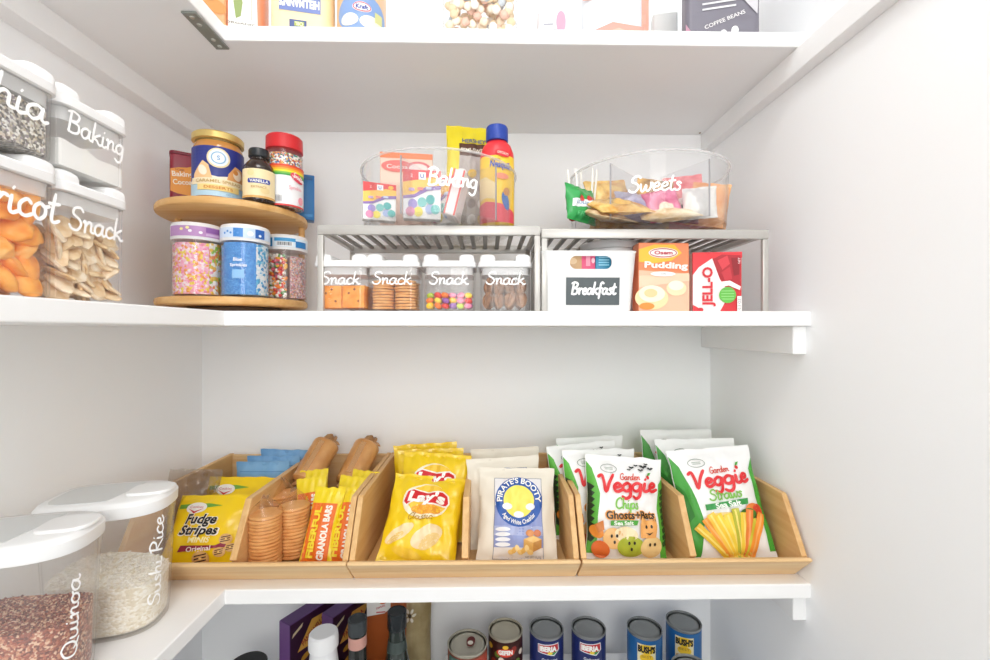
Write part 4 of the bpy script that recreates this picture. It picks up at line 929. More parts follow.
# ---- yellow cookie pouches
o, f = pouch('cookie_pouch', .146, .125, .030, 33, mat('#f4cf0e', .3, coat=.2), mat('#e3bd12', .35)); h = .125
p = Print(f); p.poly([(-.068, .098), (-.068, .106), (-.010, .108), (.018, .104), (-.012, .099)], '#6aa33a'); p.L = 1; p.ell(-.030, .099, .020, .0105, '#f3efe8'); p.L = 2; p.poly([(-.046, .098), (-.030, .088), (-.014, .098), (-.030, .092)], '#c92f34'); p.text('Cookies', -.030, .0985, .0045, '#c9707a', w=.026)
p.text('Fudge', -.012, .070, .017, '#fbf7ee', w=.064, bold=.075, rot=.0, shear=.2); p.text('Stripes', -.010, .051, .016, '#fbf7ee', w=.078, bold=.075, shear=.2); p.L = 4
p.text('Fudge', -.012, .0705, .0165, '#1f1b1c', w=.060, bold=.03, shear=.2); p.text('Stripes', -.010, .0515, .0155, '#1f1b1c', w=.074, bold=.03, shear=.2); p.text('MINIS', -.004, .038, .009, '#fdf3b8', w=.04, bold=.03, shear=.15)
p.poly([(-.040, .022), (.048, .030), (.048, .042), (.030, .033), (-.036, .033)], '#8f2139'); p.L = 5; p.text('Original', 0, .024, .0075, '#f4e6e2', w=.046, bold=.02, rot=.06)
for x, y, s in ((.006, .012, .016), (.046, .044, .012), (.040, .022, .011), (.058, .030, .010)):
    p.L = 5.4; p.ell(x, y, s, s*.72, '#dcae6c'); p.L = 6
    for k in (-1, 0, 1): p.poly([(x-s*.7, y-s*.2+k*s*.3), (x+s*.6, y+s*.12+k*s*.3), (x+s*.6, y+s*.24+k*s*.3), (x-s*.7, y-s*.05+k*s*.3)], '#4a2b1c')
    p.ell(x, y, s*.16, s*.12, '#f0d080')
p.build('printed_front', o); G = 'yellow cookie pouches'
XA1 = BX[0]-BW/4
tag(pose(o, (XA1+.005, .812, ZI), 33, 0, 0), 'yellow cookie pouch lying foremost in its compartment', 'cookie pouch', G); ck = o
clone(ck, (XA1+.012, .908, ZI), 22, 2, 3, 'second yellow cookie pouch propped behind the foremost one')
# ---- crinkled clear bag of nuts
FILM = clear('crinkle_film', '#efebe6', 1.5, .08, .09, '#cfc6bc', 3.5)
o, f = pouch('nut_bag', .095, .155, .030, 44, FILM, None, 30, 40, 3.2)
tag(pose(o, (XA1-.056, .862, ZI), 15, 14, 50), 'crinkled clear grey bag of nuts against the left side of the bin', 'nut bag')
NU = mat('#6b4526', .5)
for k in range(20):
    q = MB().ball((0, 0, 0), .0085, .0065, .006, NU if k % 3 else mat('#a87844', .5), 12, 8, lump=.2, seed=k).build('nut')
    q.location = o.matrix_basis @ Vector((-.026+(k % 5)*.0135, -.004+.008*(k % 2), .018+(k//5)*.013)); q.rotation_euler = (k, k*.7, 0); tag(q, 'brown nut inside the crinkled clear bag', 'nut', 'nuts in the crinkled bag')
# ---- blue packs
BLU = foil('blue_wrap', '#5d97cb', '#86b6de', 18, .45); G = 'light blue wrapped packs'
o, f = pouch('blue_pack', .118, .136, .026, 61, BLU, None, 20, 22)
p = Print(f); p.rect(-.05, .05, .115, .1165, '#4c86bd'); p.build('printed_front', o)
tag(pose(o, (XA1+.030, .985, ZI), 6, 0, 0), 'light blue pack standing foremost of its three', 'packet', G)
clone(o, (XA1+.038, 1.022, ZI), 2, 1, 2, 'light blue pack in the middle of its three').scale = (1, 1, 1.03)
clone(o, (XA1+.050, 1.056, ZI), 0, 2, 0, 'light blue pack rearmost against the bin back').scale = (1, 1, 1.08)
# ---- biscuit sleeves
BIS = foil('sleeve_biscuit', '#dc9f60', '#ebbb80', 40, .5); BRF = clear('brown_film', '#fbf4ea', 1.45, .12, .05, '#e3ba88', 2.0); CRN = foil('brown_crumple', '#8a5d36', '#c89a66', 60, .3)
def sleeve(n, r, pitch, tail):
    o = empty('biscuit_sleeve')
    for k in range(n): 
        MB().lathe([(.001, k*pitch), (r*.93, k*pitch), (r, k*pitch+pitch*.32), (r, k*pitch+pitch*.62), (r*.93, k*pitch+pitch*.95), (.001, k*pitch+pitch*.96)], BIS, 32, X=Matrix.Translation((.0007*math.sin(k*2.3), .0007*math.cos(k*1.7), .003))).build('biscuit', o)
    H = n*pitch+.003; rings = []
    for i in range(20):
        s = i/19; z = .001+(H+tail)*s; q = 1 if z < H else max(.12, 1-(z-H)/tail*1.0)
        fl = max(0, (z-H)/tail)
        rings.append([((r+.0012)*q*(1+.06*fl*math.sin(5*a+i))*math.cos(a)*(1+.9*fl), (r+.0012)*q*(1+.05*math.sin(7*a+i)*fl)*math.sin(a)*(1-.4*fl)+.004*fl*math.sin(i), z+.004*fl*math.cos(3*a)) for a in (2*PI*j/32 for j in range(32))])
    MB().loft(rings, BRF).build('wrapper', o)
    return o
G = 'brown biscuit sleeves in the bin'
XB1 = BX[0]+BW/4
s1_ = sleeve(15, .0285, .0062, .028); tag(pose(s1_, (ax(264, .81), .815, ZI), 1, 0, 20), 'upright sleeve of stacked brown biscuits beside the bin divider', 'biscuit sleeve', G)
clone(s1_, (ax(293.5, .845), .850, ZI), 2, 1, 70, 'upright biscuit sleeve half hidden behind the orange granola bars')
o = clone(s1_, (ax(287, .91)-.004, .915, ZI), 2, 2, 140, 'third biscuit sleeve, only its crumpled film top showing behind the first two')
def roll(loc, lean, rl, yaw, label):
    o = empty('biscuit_roll'); r = .0295; m = MB(); rings = []
    for i in range(25):
        s = i/24; z = .108*s; e = min(s, 1-s); q = 1 if e > .07 else .45+.55*(e/.07)**.5
        rings.append([(r*q*(1+.012*math.sin(z*1000))*(1+.02*math.sin(3*a+i*.2))*math.cos(a), r*q*(1+.012*math.sin(z*1000))*math.sin(a), z) for a in (2*PI*j/32 for j in range(32))])
    m.loft(rings, foil('roll_wrap', '#bd8449', '#d6a267', 26, .3)).build('roll', o)
    MB().box(-.003, .010, -r-.0015, -r-.0003, .02, .094, clear('film_seam', '#fdf6ec', 1.45, .1, .30, '#e8c79a'), .0003, 1).build('film_seam', o)
    t = MB(); rings = []
    for i in range(9):
        s = i/8; q = (.013*(1-s)+.003+.004*s*s)
        rings.append([(q*(1+.3*math.sin(4*a+i))*math.cos(a)*1.5, q*(1+.25*math.sin(5*a))*math.sin(a)*.6, .106+.016*s+.003*math.sin(3*a)*s) for a in (2*PI*j/24 for j in range(24))])
    t.loft(rings, CRN).build('twisted_end', o)
    t = MB(); rings = []
    for i in range(7):
        s = i/6; q = .018*(1-s*.2)
        rings.append([(q*(1+.25*math.sin(4*a+i))*math.cos(a)*1.3, q*(1+.25*math.sin(5*a+2))*math.sin(a), .006-.012*s+.004*math.sin(3*a)*s) for a in (2*PI*j/24 for j in range(24))])
    t.loft(rings, CRN).build('crumpled_end', o)
    return tag(pose(o, loc, lean, rl, yaw), label, 'biscuit roll', 'brown wrapped biscuit rolls')
roll((ax(303, .96), .960, ZI+.096), 42, 13, -6, 'brown wrapped biscuit roll leaning back beside the blue packs')
roll((ax(347, .96), .960, ZI+.092), 42, 12, -6, 'brown wrapped biscuit roll leaning in the corner above the granola bars')
# ---- granola bars
YB_ = mat('#ecd21a', .28, coat=.2); G = 'yellow granola bar packets'
o, f = pouch('granola_bar', .059, .138, .018, 71, YB_, mat('#e0c416', .3), 14, 30)
p = Print(f, .006); p.rect(-.0275, .0215, .006, .108, '#e5701e'); p.L = 1
for k in range(9): p.rect(-.0275, -.0252, .010+k*.011, .015+k*.011, '#f0b03a')
p.L = 2; p.text('FIBERFUL', -.0065, .057, .0125, '#f3dc3a', w=.088, rot=PI/2, bold=.05); p.text('GRANOLA BARS', .0135, .057, .0115, '#f7f2e6', w=.094, rot=PI/2, bold=.05); p.build('printed_front', o)
tag(pose(o, (ax(314, .806), .808, ZI), 29, 3, 0), 'orange and yellow granola bar leaning foremost beside the biscuit sleeves', 'granola bar', G); gb = o
clone(gb, (ax(338, .806)+.000, .812, ZI), 31, 2, 0, 'orange and yellow granola bar foremost at the bin side')
clone(gb, (ax(312, .86)-.002, .868, ZI), 23, -7, 6, 'second-row granola bar with yellow crimped top above the biscuit sleeves')
clone(gb, (ax(338, .86), .868, ZI), 21, 5, -4, 'second-row granola bar tucked in the middle of the yellow tops')
clone(gb, (ax(352, .88)-.003, .905, ZI), 16, 4, -8, 'third-row granola bar beside the bin side')
clone(gb, (ax(312, .90)-.004, .912, ZI), 17, -4, 3, 'third-row granola bar below the first biscuit roll')

# ================================================================= large flip-top containers
BODY = clear('cereal_plastic', '#fdfdfd', 1.45, .05, .04); PANE = mat('#d6d8d8', .3)
def cereal(loc, rz, word, wy, wh, ww, label):
    o = thing('cereal_container', loc, rz, label, 'container', 'large flip-top containers on the lower shelf')
    a, b, h = .0785, .054, .203; zb = h-.024
    def nose(k, z, s):
        """rounded plan with a fuller right end"""
        out = []
        for q in range(48):
            t = 2*PI*q/48; c, d = math.cos(t), math.sin(t); n = 4.2 if c < 0 else 2.9
            out.append(((a*s-k)*math.copysign(abs(c)**(2/n), c), (b*s-k)*math.copysign(abs(d)**(2/n), d), z))
        return out
    MB().loft([nose(.006, 0, .86), nose(.001, .004, .87), nose(0, .02, .88), nose(0, zb-.018, .955), nose(-.0006, zb-.014, .965), nose(0, zb+.002, .968),
               nose(.0022, zb+.002, .968), nose(.0022, zb-.018, .955), nose(.0022, .02, .88), nose(.004, .006, .865), nose(.010, .004, .86)], BODY).build('body', o)
    lid = MB().loft([nose(.0005, zb-.004, 1), nose(0, zb-.002, 1.005), nose(0, zb+.012, 1.01), nose(.003, zb+.017, 1.0), nose(.006, zb+.019, 1.0)], WHITE).build('lid', o)
    ring = [(p[0], p[1]) for p in nose(.013, 0, 1.0)]
    pane = [p for p in ring if p[0] < .010]
    pane = sorted(pane, key=lambda p: math.atan2(p[1], p[0]-.0) % (2*PI))
    P2 = [(.026, .0395)]+pane+[(.012, -.0395)]
    MB().prism(P2, zb+.0189, zb+.0196, PANE, 'z').build('lid_window', lid)
    fl = MB().loft([[(p[0]*.5+.052, p[1]*.62, z) for p in nose(kk, z, .72)] for kk, z in ((0, zb+.0185), (.0, zb+.021), (.002, zb+.0225))], WHITE).build('pour_flap', lid)
    
    # handwriting runs up the rounded end
    def sf(t, zz, of):
        c, d = math.cos(t), math.sin(t); s = .88+(.075)*max(0, min(1, (zz-.02)/(zb-.038))); n = 2.9 if c > 0 else 4.2
        p_ = Vector((a*s*math.copysign(abs(c)**(2/n), c), b*s*math.copysign(abs(d)**(2/n), d), zz))
        return p_+Vector((c, d*1.3, 0)).normalized()*of
    p = Print(lambda x, z, of: sf(-.36+x/.070, z, of), 0); p.script(word, .008, wy, wh, INK, .11, PI/2, ww); p.build('lettering', o)
    return o, nose
RZ = math.radians(13)
Lq, Lr = (-.5720, .547, ZL+.0003), (-.5600, .667, ZL+.0003)
o1, nose = cereal(Lr, RZ, 'Sushi Rice', .100, .027, .130, 'clear flip-top container of white rice beside the cookie bin')
o2, nose = cereal(Lq, RZ, 'Quinoa', .094, .025, .098, 'clear flip-top container of red grain nearest the camera')
def fill(loc, mt, tops, name, label, cat, size, cols, seed):
    m = MB(); rings = [nose(.0075, .0065, .866), nose(.0032, .012, .872), nose(.0032, .02, .88)]
    top = [(p[0], p[1], tops(p[0], p[1])) for p in nose(.0034, 0, .905)]
    rings.append(top)
    for s in (.8, .6, .4, .2, .02): rings.append([(p[0]*s, p[1]*s, tops(p[0]*s, p[1]*s)) for p in top])
    m.loft(rings, mt); rnd = random.Random(seed)
    for k in range(900):
        t = rnd.uniform(0, 2*PI); r = math.sqrt(rnd.random()); q = top[int(t/(2*PI)*48) % 48]; x, y = q[0]*r, q[1]*r
        m.ball((0, 0, 0), size[0], size[1], size[1], mat(rnd.choice(cols), .6), 6, 4, X=Matrix.Translation((x, y, tops(x, y)+size[1]*.5)) @ Matrix.Rotation(rnd.uniform(0, 6), 4, 'Z') @ Matrix.Rotation(rnd.uniform(-.4, .4), 4, 'Y'))
    return stuff(m.build(name, None, loc, (0, 0, RZ)), label, cat)
RICE = grains('rice_grains', ['#f2ead8', '#eadfc8', '#f8f3e7', '#e2d5bb', '#f3ecdd'], .0042, (1, 1, 1.6), .6)
QUI = grains('red_grain', ['#a05640', '#b86d52', '#86483a', '#cc9070', '#93503f', '#e4c0a0', '#6f3a31'], .0024, (1, 1, 1), .8)
fill(Lr, RICE, lambda x, y: .083+.006*noise.noise(Vector((x*20, y*20, 1)))-.11*x+.10*y-1.2*(x*x), 'rice', 'white rice filling half of the flip-top container beside the bin', 'rice', (.0032, .0013), ['#efe9dc', '#e2dacb', '#f6f2ea'], 3)
fill(Lq, QUI, lambda x, y: .094+.004*noise.noise(Vector((x*20, y*20, 2)))-.05*x-.05*y, 'quinoa', 'red-brown grain filling half of the nearest flip-top container', 'grain', (.0013, .0012), ['#8a4636', '#a05a45', '#d8b090', '#6f382d'], 5)

# ================================================================= lowest shelf
RZ_ = CAMZ-.655
k_ = thing('can_rack', (ax(580, .95), .95, ZB+.0003), 0, 'low white step rack lifting the cans on the lowest shelf', 'rack')
x0, x1 = ax(447, .95)-.012-k_.location.x, ax(703, .95)+.012-k_.location.x
MB().box(x0, x1, -.075, .090, RZ_-.1105-ZB-.012, RZ_-.1105-ZB-.001, WHITE, .002, 1).build('top_step', k_)
MB().box(x0, x1, -.085, -.0755, 0, RZ_-.1105-ZB-.0125, WHITE, .001, 1).build('riser_board', k_); MB().box(x0, x1, .080, .090, 0, RZ_-.1105-ZB-.0125, WHITE, .001, 1).build('back_board', k_)
def can(px, Y, ztop, r, h, rz, label, metal, paper, design, pull=False):
    x = bx(px, Y); o = thing('food_can', (x, Y, ztop-h), face(x, Y)+rz, label, 'can', 'food cans on the lowest shelf')
    T = mat(metal, .35, .5)
    MB().lathe([(r-.002, 0), (r, .0015), (r, .004), (r-.0012, .005), (r-.0012, h-.005), (r, h-.004), (r+.0004, h-.001), (r-.0006, h), (r-.0022, h-.0008), (r-.0028, h-.0045)], T, 56, cap1=False).build('can_body', o)
    ld = MB().lathe([(r-.0028, h-.0046), (r-.006, h-.0046), (r-.0075, h-.0036), (r-.012, h-.0036), (r-.0132, h-.0044), (.001, h-.0042)], mat(metal, .4, .35), 56).build('lid', o)
    MB().lathe([(r-.001, .0062), (r-.0004, .0064), (r-.0004, h-.0066), (r-.001, h-.0064)], mat(paper, .4), 56, cap0=False, cap1=False).build('paper_label', o)
    p = Print(round_front(r-.0002), .006); design(p, h); p.build('printed_front', o)
    if pull:
        m = MB()
        m.loft([[(.009*c+.006, .0145*s-.002+.008, h-.0030+e) for c, s in ((math.cos(2*PI*j/20), math.sin(2*PI*j/20)) for j in range(20))] for e in (0, .0012)], mat('#6a2420', .35, .3)); pt = m.build('pull_tab', ld, None, (0, 0, -.3))
        MB().lathe([(.0058, h-.0017), (.0058, h-.0013)], mat('#d9d4c6', .4), 16, X=Matrix.Translation((.006, -.001+.002, 0))).build('finger_hole', pt)
    return o
def d_iberia(p, h):
    p.poly([(-.023, h-.031), (-.023, h-.013), (.022, h-.011), (.024, h-.026), (.012, h-.037), (-.006, h-.033)], '#e9ecf2'); p.L = 1; p.poly([(-.0215, h-.029), (-.0215, h-.0145), (.0205, h-.0125), (.0215, h-.025), (.011, h-.033), (-.006, h-.031)], '#c1272d'); p.L = 2
    p.poly([(-.006, h-.031), (.011, h-.034), (.020, h-.027), (.004, h-.029)], '#3f8f4a'); p.ell(.003, h-.030, .005, .003, '#f0d23a'); p.L = 3; p.text('IBERIA', -.001, h-.026, .010, '#f6f2ee', w=.036, bold=.06); p.text('Garbanzos', .002, h-.047, .006, '#dfe4f0', w=.032, bold=.02, rot=-.03)
def d_bush(p, h):
    p.rect(-.019, .019, h-.060, h-.014, '#e6ddb8'); p.L = 1; p.ell(0, h-.024, .0175, .010, '#ecc62c'); p.ell(0, h-.042, .014, .009, '#ecc62c'); p.L = 2; p.text("BUSH'S", 0, h-.030, .0125, '#17171b', w=.035, bold=.06); p.text('BEST', 0, h-.041, .005, '#b0862a', w=.02); p.ell(-.008, h-.055, .009, .004, '#c99a5a')
def d_gefen(p, h):
    p.rect(-.05, .05, .0, h-.010, '#3a1512'); p.L = 1
    for k in range(9): p.ell(-.036+k*.009, h-.020-.022*(k % 2)-.006*(k % 3), .006, .006, ('#d8a52a', '#8f2a1c', '#5a7a2c', '#e6d8c8', '#b8471f')[k % 5])
    p.L = 2; p.ell(0, h-.026, .019, .0085, '#d6391f'); p.ell(0, h-.014, .006, .004, '#e8b92c'); p.L = 3; p.text('GEFEN', 0, h-.029, .0085, '#f4f0ea', w=.029, bold=.06)
def d_red(p, h): p.rect(-.05, .05, 0, h-.009, '#a8412c'); p.rect(-.05, -.02, 0, h-.008, '#49625a'); p.L = 1; p.ell(.004, h-.030, .02, .012, '#d9cdb8')
can(467.5, .925, RZ_, .0415, .110, .1, 'wide can with a dark ring-pull lid at the left of the row', '#b5b0a1', '#8a4a38', d_red, True)
can(505.5, .965, RZ_, .0375, .110, 0, 'can with cream lid and vegetable label beside the ring-pull can', '#b8b19e', '#3a1512', d_gefen)
can(546.5, .968, RZ_, .0375, .110, .12, 'dark blue chickpea can standing next to the cream-lidded can', '#8f9293', '#1d2a66', d_iberia)
can(588.5, .968, RZ_, .0375, .110, .12, 'dark blue chickpea can standing across the gap from the bean cans', '#8f9293', '#1d2a66', d_iberia)
can(644.5, .965, RZ_, .0375, .110, .12, 'bright blue bean can standing left of its twin', '#8d9192', '#1f62a0', d_bush)
can(683.5, .98, RZ_+.003, .0375, .113, .05, 'bright blue bean can nearest the right wall', '#8d9192', '#1f62a0', d_bush)
x = bx(690, .86); can(691, .845, CAMZ-.652, .036, .105, 0, 'low can in front of the bean cans, only its lid edge in view', '#9a9c9b', '#5a5f66', d_red)
MB().box(-.045, .045, -.045, .045, 0, CAMZ-.652-.1055-ZB-.0005, WHITE, .002, 1).build('front_step', k_, (x+.002-k_.location.x, .845-.95-.0, 0)).location = (bx(691, .845)-k_.location.x, -.0905-.05+.0, 0)
# cracker cartons
def d_crk(p, w, h):
    a = w/2; p.rect(-a, a, 0, h-.001, '#33142f'); p.L = 1
    p.poly([(-a*.72, h-.068), (-.008, h-.016), (a*.72, h-.020), (a*.1, h-.070)], '#e0a94a'); p.L = 2; p.text('PANZANELLA', -.002, h-.048, .012, '#a2392a', w=.062, bold=.03, rot=.45); p.text('crackers', .004, h-.058, .005, '#8a5a2a', rot=.4); p.poly([(-a*.95, h-.030), (-a*.9, h-.022), (-a*.5, h-.010), (-a*.55, h-.018)], '#d7c7a0')
    p.poly([(-a, h-.125), (a, h-.07), (a, h-.13), (-a, h-.20)], '#c83d20'); p.L = 3; p.poly([(-a*.8, h-.118), (a*.9, h-.072), (a*.95, h-.095), (-a*.7, h-.142)], '#e0a93a'); p.ell(-a*.4, h-.085, .012, .006, '#c9922e', .3)
    p.L = 4; p.text('artisan', 0, h-.112, .008, '#7a4a1a', w=.06, rot=.45)
G = 'purple cracker cartons on the lowest shelf'
def crk(px, py, Y, h, label):
    c = at(px, py, Y); w, d, a = .122, .035, math.radians(60)
    carton('cracker_carton', w, h, d, (c.x+w/2*math.cos(a)-d/2*math.sin(a), Y+w/2*math.sin(a)+d/2*math.cos(a), ZB+.0003), a, '#5b3a72', label, 'carton', G, d_crk, sidec='#6b477f')
crk(290, 623, .93, .300, 'purple cracker carton with gold diamond panel behind the white-capped bottle')
crk(333, 617, .955, .299, 'second purple cracker carton standing right of the first, mostly hidden')
def bottle(px, Y, ztop, label, prof, mats, cap, capm, band=None, name='bottle'):
    x = bx(px, Y); H = ztop-ZB; o = thing(name, (x, Y, ZB+.0003), face(x, Y), label, 'bottle', 'bottles on the lowest shelf')
    MB().lathe([(r, z if z >= 0 else H+z) for r, z in prof], mats, 40).build('body', o)
    MB().lathe([(r, H+z) for r, z in cap], capm, 40).build('cap', o)
    if band: MB().lathe([(r, H+z) for r, z in band[0]], band[1], 40, cap0=False, cap1=False).build('neck_label', o)
    return o
bottle(323.5, .855, CAMZ-.582, 'white plastic bottle with a thick white cap before the purple carton', [(.034, 0), (.036, .004), (.036, .20), (.026, -.05), (.0235, -.030)], mat('#e8e8ea', .35), [(.0255, -.0298), (.0275, -.028), (.0275, -.012), (.0262, -.003), (.023, 0), (.001, -.0005)], mat('#eeeeef', .4))
bottle(357.5, .875, CAMZ-.570, 'slim dark bottle with a black cap and pink neck label', [(.033, 0), (.035, .004), (.035, .18), (.018, -.085), (.0165, -.028)], mat('#1d211f', .1, coat=.5), [(.0168, -.0278), (.0182, -.027), (.0182, -.001), (.0172, 0), (.0155, -.001), (.015, -.003), (.001, -.003)], mat('#3a3f42', .3), ([(.0178, -.053), (.0174, -.031)], mat('#c9968a', .5)))
bottle(397, .90, CAMZ-.572, 'dark glass bottle with a black cap beside the tan bag', [(.036, 0), (.038, .004), (.038, .19), (.021, -.085), (.0165, -.050), (.0165, -.034)], mat('#26302c', .08, coat=.6), [(.0185, -.0338), (.0195, -.032), (.019, -.001), (.0178, 0), (.0165, -.0012), (.001, -.0015)], mat('#20262a', .25), ([(.0205, -.076), (.0175, -.055)], mat('#3c4744', .3)))
# amber carton with white label, tan bag, black lid
def d_amb(p, w, h):
    a = w/2; p.poly([(-a, h-.050), (-a*.1, h-.046), (a*.2, h-.036), (a*.25, h), (-a, h)], '#e6e2de'); p.L = 1; p.ell(-.004, h-.018, .011, .006, '#c4622c', .5); p.text('sweet', -.012, h-.033, .006, '#c04a4a', rot=.3); p.rect(-.02, .0, h-.011, h-.008, '#555555'); p.rect(-.022, -.002, h-.044, h-.041, '#c86a6a')
carton('amber_carton', .085, .335, .05, (bx(376, 1.0)+.024, 1.01, ZB+.0003), .12, '#a4501c', 'amber orange carton with a white printed corner between the dark bottles', 'carton', None, d_amb)
o, f = pouch('tan_bag', .10, .33, .05, 81, foil('tan_paper', '#8d7a50', '#b5a47a', 16, .45))
p = Print(f); p.L = 0
for k in range(6): a = k*PI/3; p.ell(-.0+.010*math.cos(a), .262+.010*math.sin(a), .005, .003, '#d9d2c2', a)
p.ell(.0, .262, .004, .004, '#4a3f32'); p.build('printed_front', o)
tag(pose(o, (bx(410, 1.03), 1.03, ZB+.001), 1, 0, 8), 'tan paper bag with a small white flower behind the dark glass bottle', 'bag')
x = bx(247, .93); q = thing('dark_jar', (x, .93, ZB+.0003), 0, 'black-lidded dark jar just showing at the bottom of the frame', 'jar')
MB().lathe([(.038, 0), (.040, .004), (.040, .193), (.036, .200)], mat('#2c2a2b', .2), 40).build('body', q); MB().lathe([(.0375, .2002), (.0385, .202), (.0385, .219), (.036, .2215)], mat('#161617', .4), 40).build('lid', q)

# ================================================================= highest shelf: colours paled, flare and overexposure painted in
G = 'bottles and packets on the highest shelf'
def tall(name, px, Y, w, d, h, base, label, cat, design, r=.012, lean=0, rz=0, tint=None):
    x = bx(px, Y); o = empty(name); tag(o, label, cat, G)
    MB().loft([rr(w/2-.003, d/2-.003, r, 0), rr(w/2, d/2, r, .003), rr(w/2, d/2, r, h-.004), rr(w/2-.004, d/2-.004, r, h)], tint or mat(base, .4)).build('body', o)
    p = Print(flat_front(-d/2), 0); design(p, w, h); p.build('printed_front', o)
    return pose(o, (x, Y, ZU+.0003), lean, 0, math.degrees(face(x, Y)*.5+rz))
def d_ketchup(p, w, h):
    a = w/2; p.poly([(-a*.72, .0), (-a*.72, .12), (a*.62, .12), (a*.70, .0)], '#eceae7'); p.L = 1; p.poly([(-.012, .040), (-.016, .07), (-.008, .105), (-.001, .07), (-.004, .045)], '#8ea163'); p.rect(.012, .0135, .04, .11, '#b5b5a8'); p.text('ORGANIC', -.004, .030, .004, '#7a7a74', w=.05); p.text('UNSWEETENED', -.003, .014, .005, '#8a8a86', w=.056)
tall('sauce_bottle', 247, .82, .068, .045, .21, '#d98a66', 'orange bottle with a white label at the left of the highest shelf', 'bottle', d_ketchup)
o = bx(217, .74)
def d_mix(p, w, h): p.ell(-.01, .03, .02, .010, '#3d4f78', .3); p.ell(.012, .05, .018, .012, '#c98a4a', -.4); p.L = 1; p.ell(0, .07, .02, .012, '#394a72'); p.ell(-.016, .055, .01, .008, '#d9a66a'); p.ell(.012, .015, .02, .008, '#e2b98a')
q = tall('snack_carton', 212, .80, .055, .05, .20, '#dfa070', 'orange and navy carton partly hidden at the shelf corner', 'carton', d_mix, .004)
def d_mayo(p, w, h):
    a = w/2; p.rect(-a*.66, a*.62, .037, .080, '#6f7fb8'); p.L = 1; p.text("HELLMANN'S", -.002, .058, .0135, '#f4f2e6', w=.066, rot=PI, bold=.05); p.text('REAL', -.002, .074, .010, '#f4f2e6', w=.04, rot=PI, bold=.03); p.rect(-.018, .010, .008, .022, '#4a5a8c'); p.L = 2; p.rect(-.010, .006, .011, .019, '#a9b55a'); p.L = 3; p.text('OIL', -.002, .0175, .006, '#e9edc8', rot=PI, bold=.03)
tall('mayonnaise_bottle', 304, .80, .106, .055, .22, '#f3dcae', 'cream upside-down squeeze bottle with a blue label', 'bottle', d_mayo, .024)
x = bx(362, .81); o = thing('spread_jar', (x, .81, ZU+.0003), face(x, .81), 'round jar of spread with a wide blue label', 'jar', G); r = .043
MB().lathe([(r-.006, 0), (r-.001, .006), (r, .02), (r, .10), (r-.008, .115)], mat('#d9b48c', .3), 48).build('body', o); MB().lathe([(r-.005, .1152), (r-.003, .117), (r-.003, .135), (r-.006, .137)], mat('#3a4f94', .4), 48).build('lid', o)
p = Print(round_front(r), .006); p.ell(0, .034, .048, .034, '#7f9ccc'); p.L = 1; p.ell(0, .044, .016, .009, '#f3f3f3'); p.ell(-.022, .022, .016, .011, '#eae6cf'); p.ell(.016, .020, .020, .012, '#e9e5cc'); p.rect(.022, .038, .024, .042, '#c9c98a'); p.L = 2; p.ring(0, .044, .015, .008, .0014, '#c93a4c'); p.text('Kraft', 0, .0405, .007, '#35489a', w=.02, bold=.03); p.build('printed_label', o)
x = bx(480, .82); o = thing('cereal_bag', (x, .82, ZU+.0003), 0, 'wide clear jar of pale cereal pieces on the highest shelf', 'jar', G)
MB().loft([rr(.067, .035, .02, 0), rr(.068, .036, .02, .003), rr(.068, .036, .02, .18), rr(.066, .034, .02, .182)], PLAST).build('body', o)
MB().loft([rr(.0665, .0345, .02, .1822), rr(.0685, .0365, .02, .184), rr(.0685, .0365, .02, .200)], WHITE).build('lid', o)
m = MB(); rnd = random.Random(9)
for k in range(260):
    m.ball((rnd.uniform(-.058, .058), rnd.choice((-.028, -.020, -.010, .01, .025))+rnd.uniform(-.003, .003), rnd.uniform(.010, .165)), .0082, .0042, .0082, mat(rnd.choice(['#efdcc0', '#e3cba6', '#f5ead6', '#e9d2b0', '#e2b8a4', '#f3ece2', '#c2cad2']), .6), 8, 6, lump=.2, seed=k)
stuff(m.build('cereal_pieces', None, o.location), 'pale cereal pieces in the wide clear jar on the highest shelf', 'cereal')
def d_small(p, w, h): p.rect(-w*.44, w*.2, .0, h*.93, '#f1f1f0'); p.L = 1; p.rect(-w*.44, w*.2, .036, .0375, '#8c8c94'); p.rect(-w*.3, w*.05, .045, .048, '#a0a0aa'); p.ell(w*.32, .05, w*.17, .02, '#c99ab0')
tall('white_carton', 551, .83, .052, .04, .074, '#e2dce0', 'small white carton with a plum edge on the highest shelf', 'carton', d_small, .006)
def d_red2(p, w, h): p.poly([(-w*.5, .0), (w*.5, .0), (w*.5, .028), (0, .042), (-w*.3, .03), (-w*.5, .012)], '#e89a8c'); p.poly([(-w*.5, .085), (w*.5, .085), (w*.5, h), (-w*.5, h)], '#eaa590'); p.L = 1; p.poly([(-w*.3, .02), (w*.1, .030), (w*.4, .014), (.0, .010)], '#f0b0a0'); p.rect(-w*.4, w*.4, .086, .088, '#c05a66')
tall('red_pouch', 611, .82, .108, .05, .17, '#e3e8ee', 'pale pouch with coral red bands on the highest shelf', 'pouch', d_red2, .02)
tall('coral_carton', 640, .90, .030, .03, .19, '#edac98', 'narrow coral carton beside the pale pouch', 'carton', lambda p, w, h: p.rect(-w*.3, w*.3, .1, .12, '#f0b4a0'), .003)
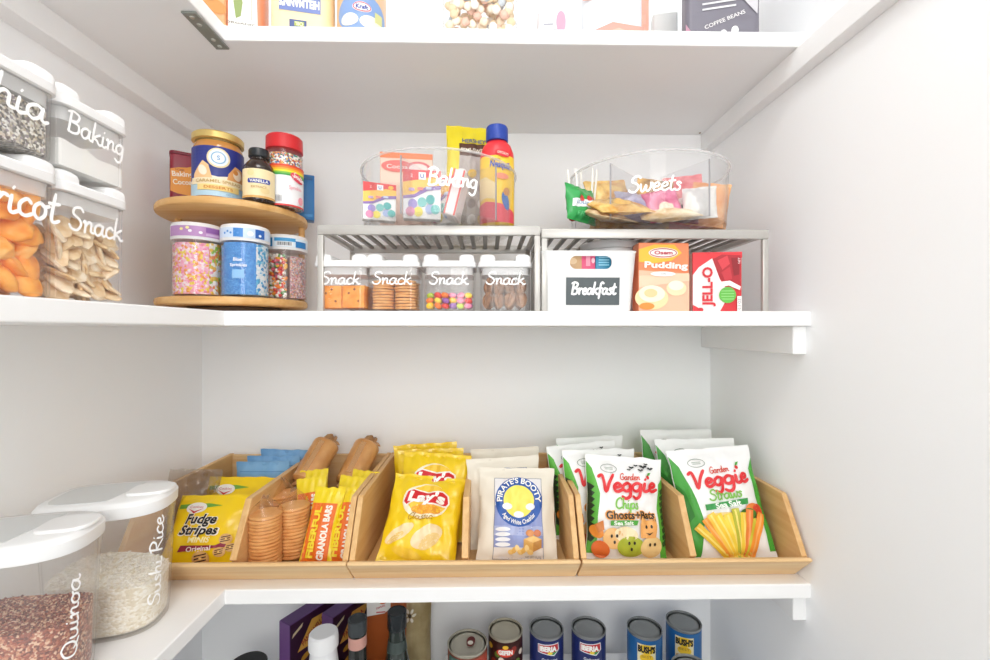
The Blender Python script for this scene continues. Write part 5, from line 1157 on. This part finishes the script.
def d_dark(p, w, h):
    a = w/2; p.poly([(-a, 0), (-a, .05), (-a*.5, .0)], '#b98a9c'); p.L = 1
    for k in range(3): p.text('COFFEE BEANS', .004, .045, .007, '#eceaea', w=.07-.008*k, arc=(.030+.010*k, 1) if False else None, rot=.28) if k == 0 else p.rect(-a*.55, a*.35, .060+.010*k, .0635+.010*k, '#d9d7da')
    for k in range(3): p.ell(-.018+k*.019, .018+k*.004, .006, .008, '#f0eff0'); 
    p.poly([(a*.3, .10), (a*.9, .05), (a*.95, .12)], '#c9c7cc')
tall('dark_bag', 719, .82, .126, .05, .19, '#77747f', 'dark grey bag with white lettering at the right of the highest shelf', 'bag', d_dark, .012)  # dark grey lightened so the flare is in its colour
tall('pale_carton', 664, .93, .05, .03, .15, '#dfe3e2', 'plain pale carton between the coral carton and the dark bag', 'carton', lambda p, w, h: (p.ell(.005, .09, .012, .014, '#8f9298'), p.ell(-.01, .05, .008, .01, '#b9c4c0')), .004)
# ================================================================= light and camera
w = bpy.data.worlds.new('room_light'); bpy.context.scene.world = w; w.use_nodes = True
w.node_tree.nodes['Background'].inputs[0].default_value = (.99, 1, .985, 1); w.node_tree.nodes['Background'].inputs[1].default_value = .95
def area(name, loc, size, energy, rot=(0, 0, 0), col=(1, 1, 1), sy=None):
    l = bpy.data.lights.new(name, 'AREA'); l.energy = energy; l.size = size; l.color = col
    if sy: l.shape = 'RECTANGLE'; l.size_y = sy
    o = bpy.data.objects.new(name, l); C.objects.link(o); o.location = loc; o.rotation_euler = rot; return o
area('ceiling_lamp', (-.1, .05, 2.57), .45, 5.5, (0, 0, 0), (1, .99, .97))
area('frontal_fill', (.3, -1.28, 1.85), 1.0, 25, (PI/2, 0, 0), (1, .995, .97), 1.0)  # fill lamp added behind the camera to flatten the light
cam = bpy.data.cameras.new('camera'); cam.lens = 16; cam.sensor_width = 36; cam.clip_start = .02
co = bpy.data.objects.new('camera', cam); C.objects.link(co); co.location = (0, 0, CAMZ); co.rotation_euler = (PI/2, 0, -YAW)
S = bpy.context.scene; S.camera = co
S.view_settings.view_transform = 'Standard'; S.view_settings.look = 'None'; S.view_settings.gamma = 1; S.view_settings.use_curve_mapping = False
S.view_settings.exposure = -.26
S.cycles.transparent_max_bounces = 40; S.cycles.max_bounces = 16; S.cycles.diffuse_bounces = 12
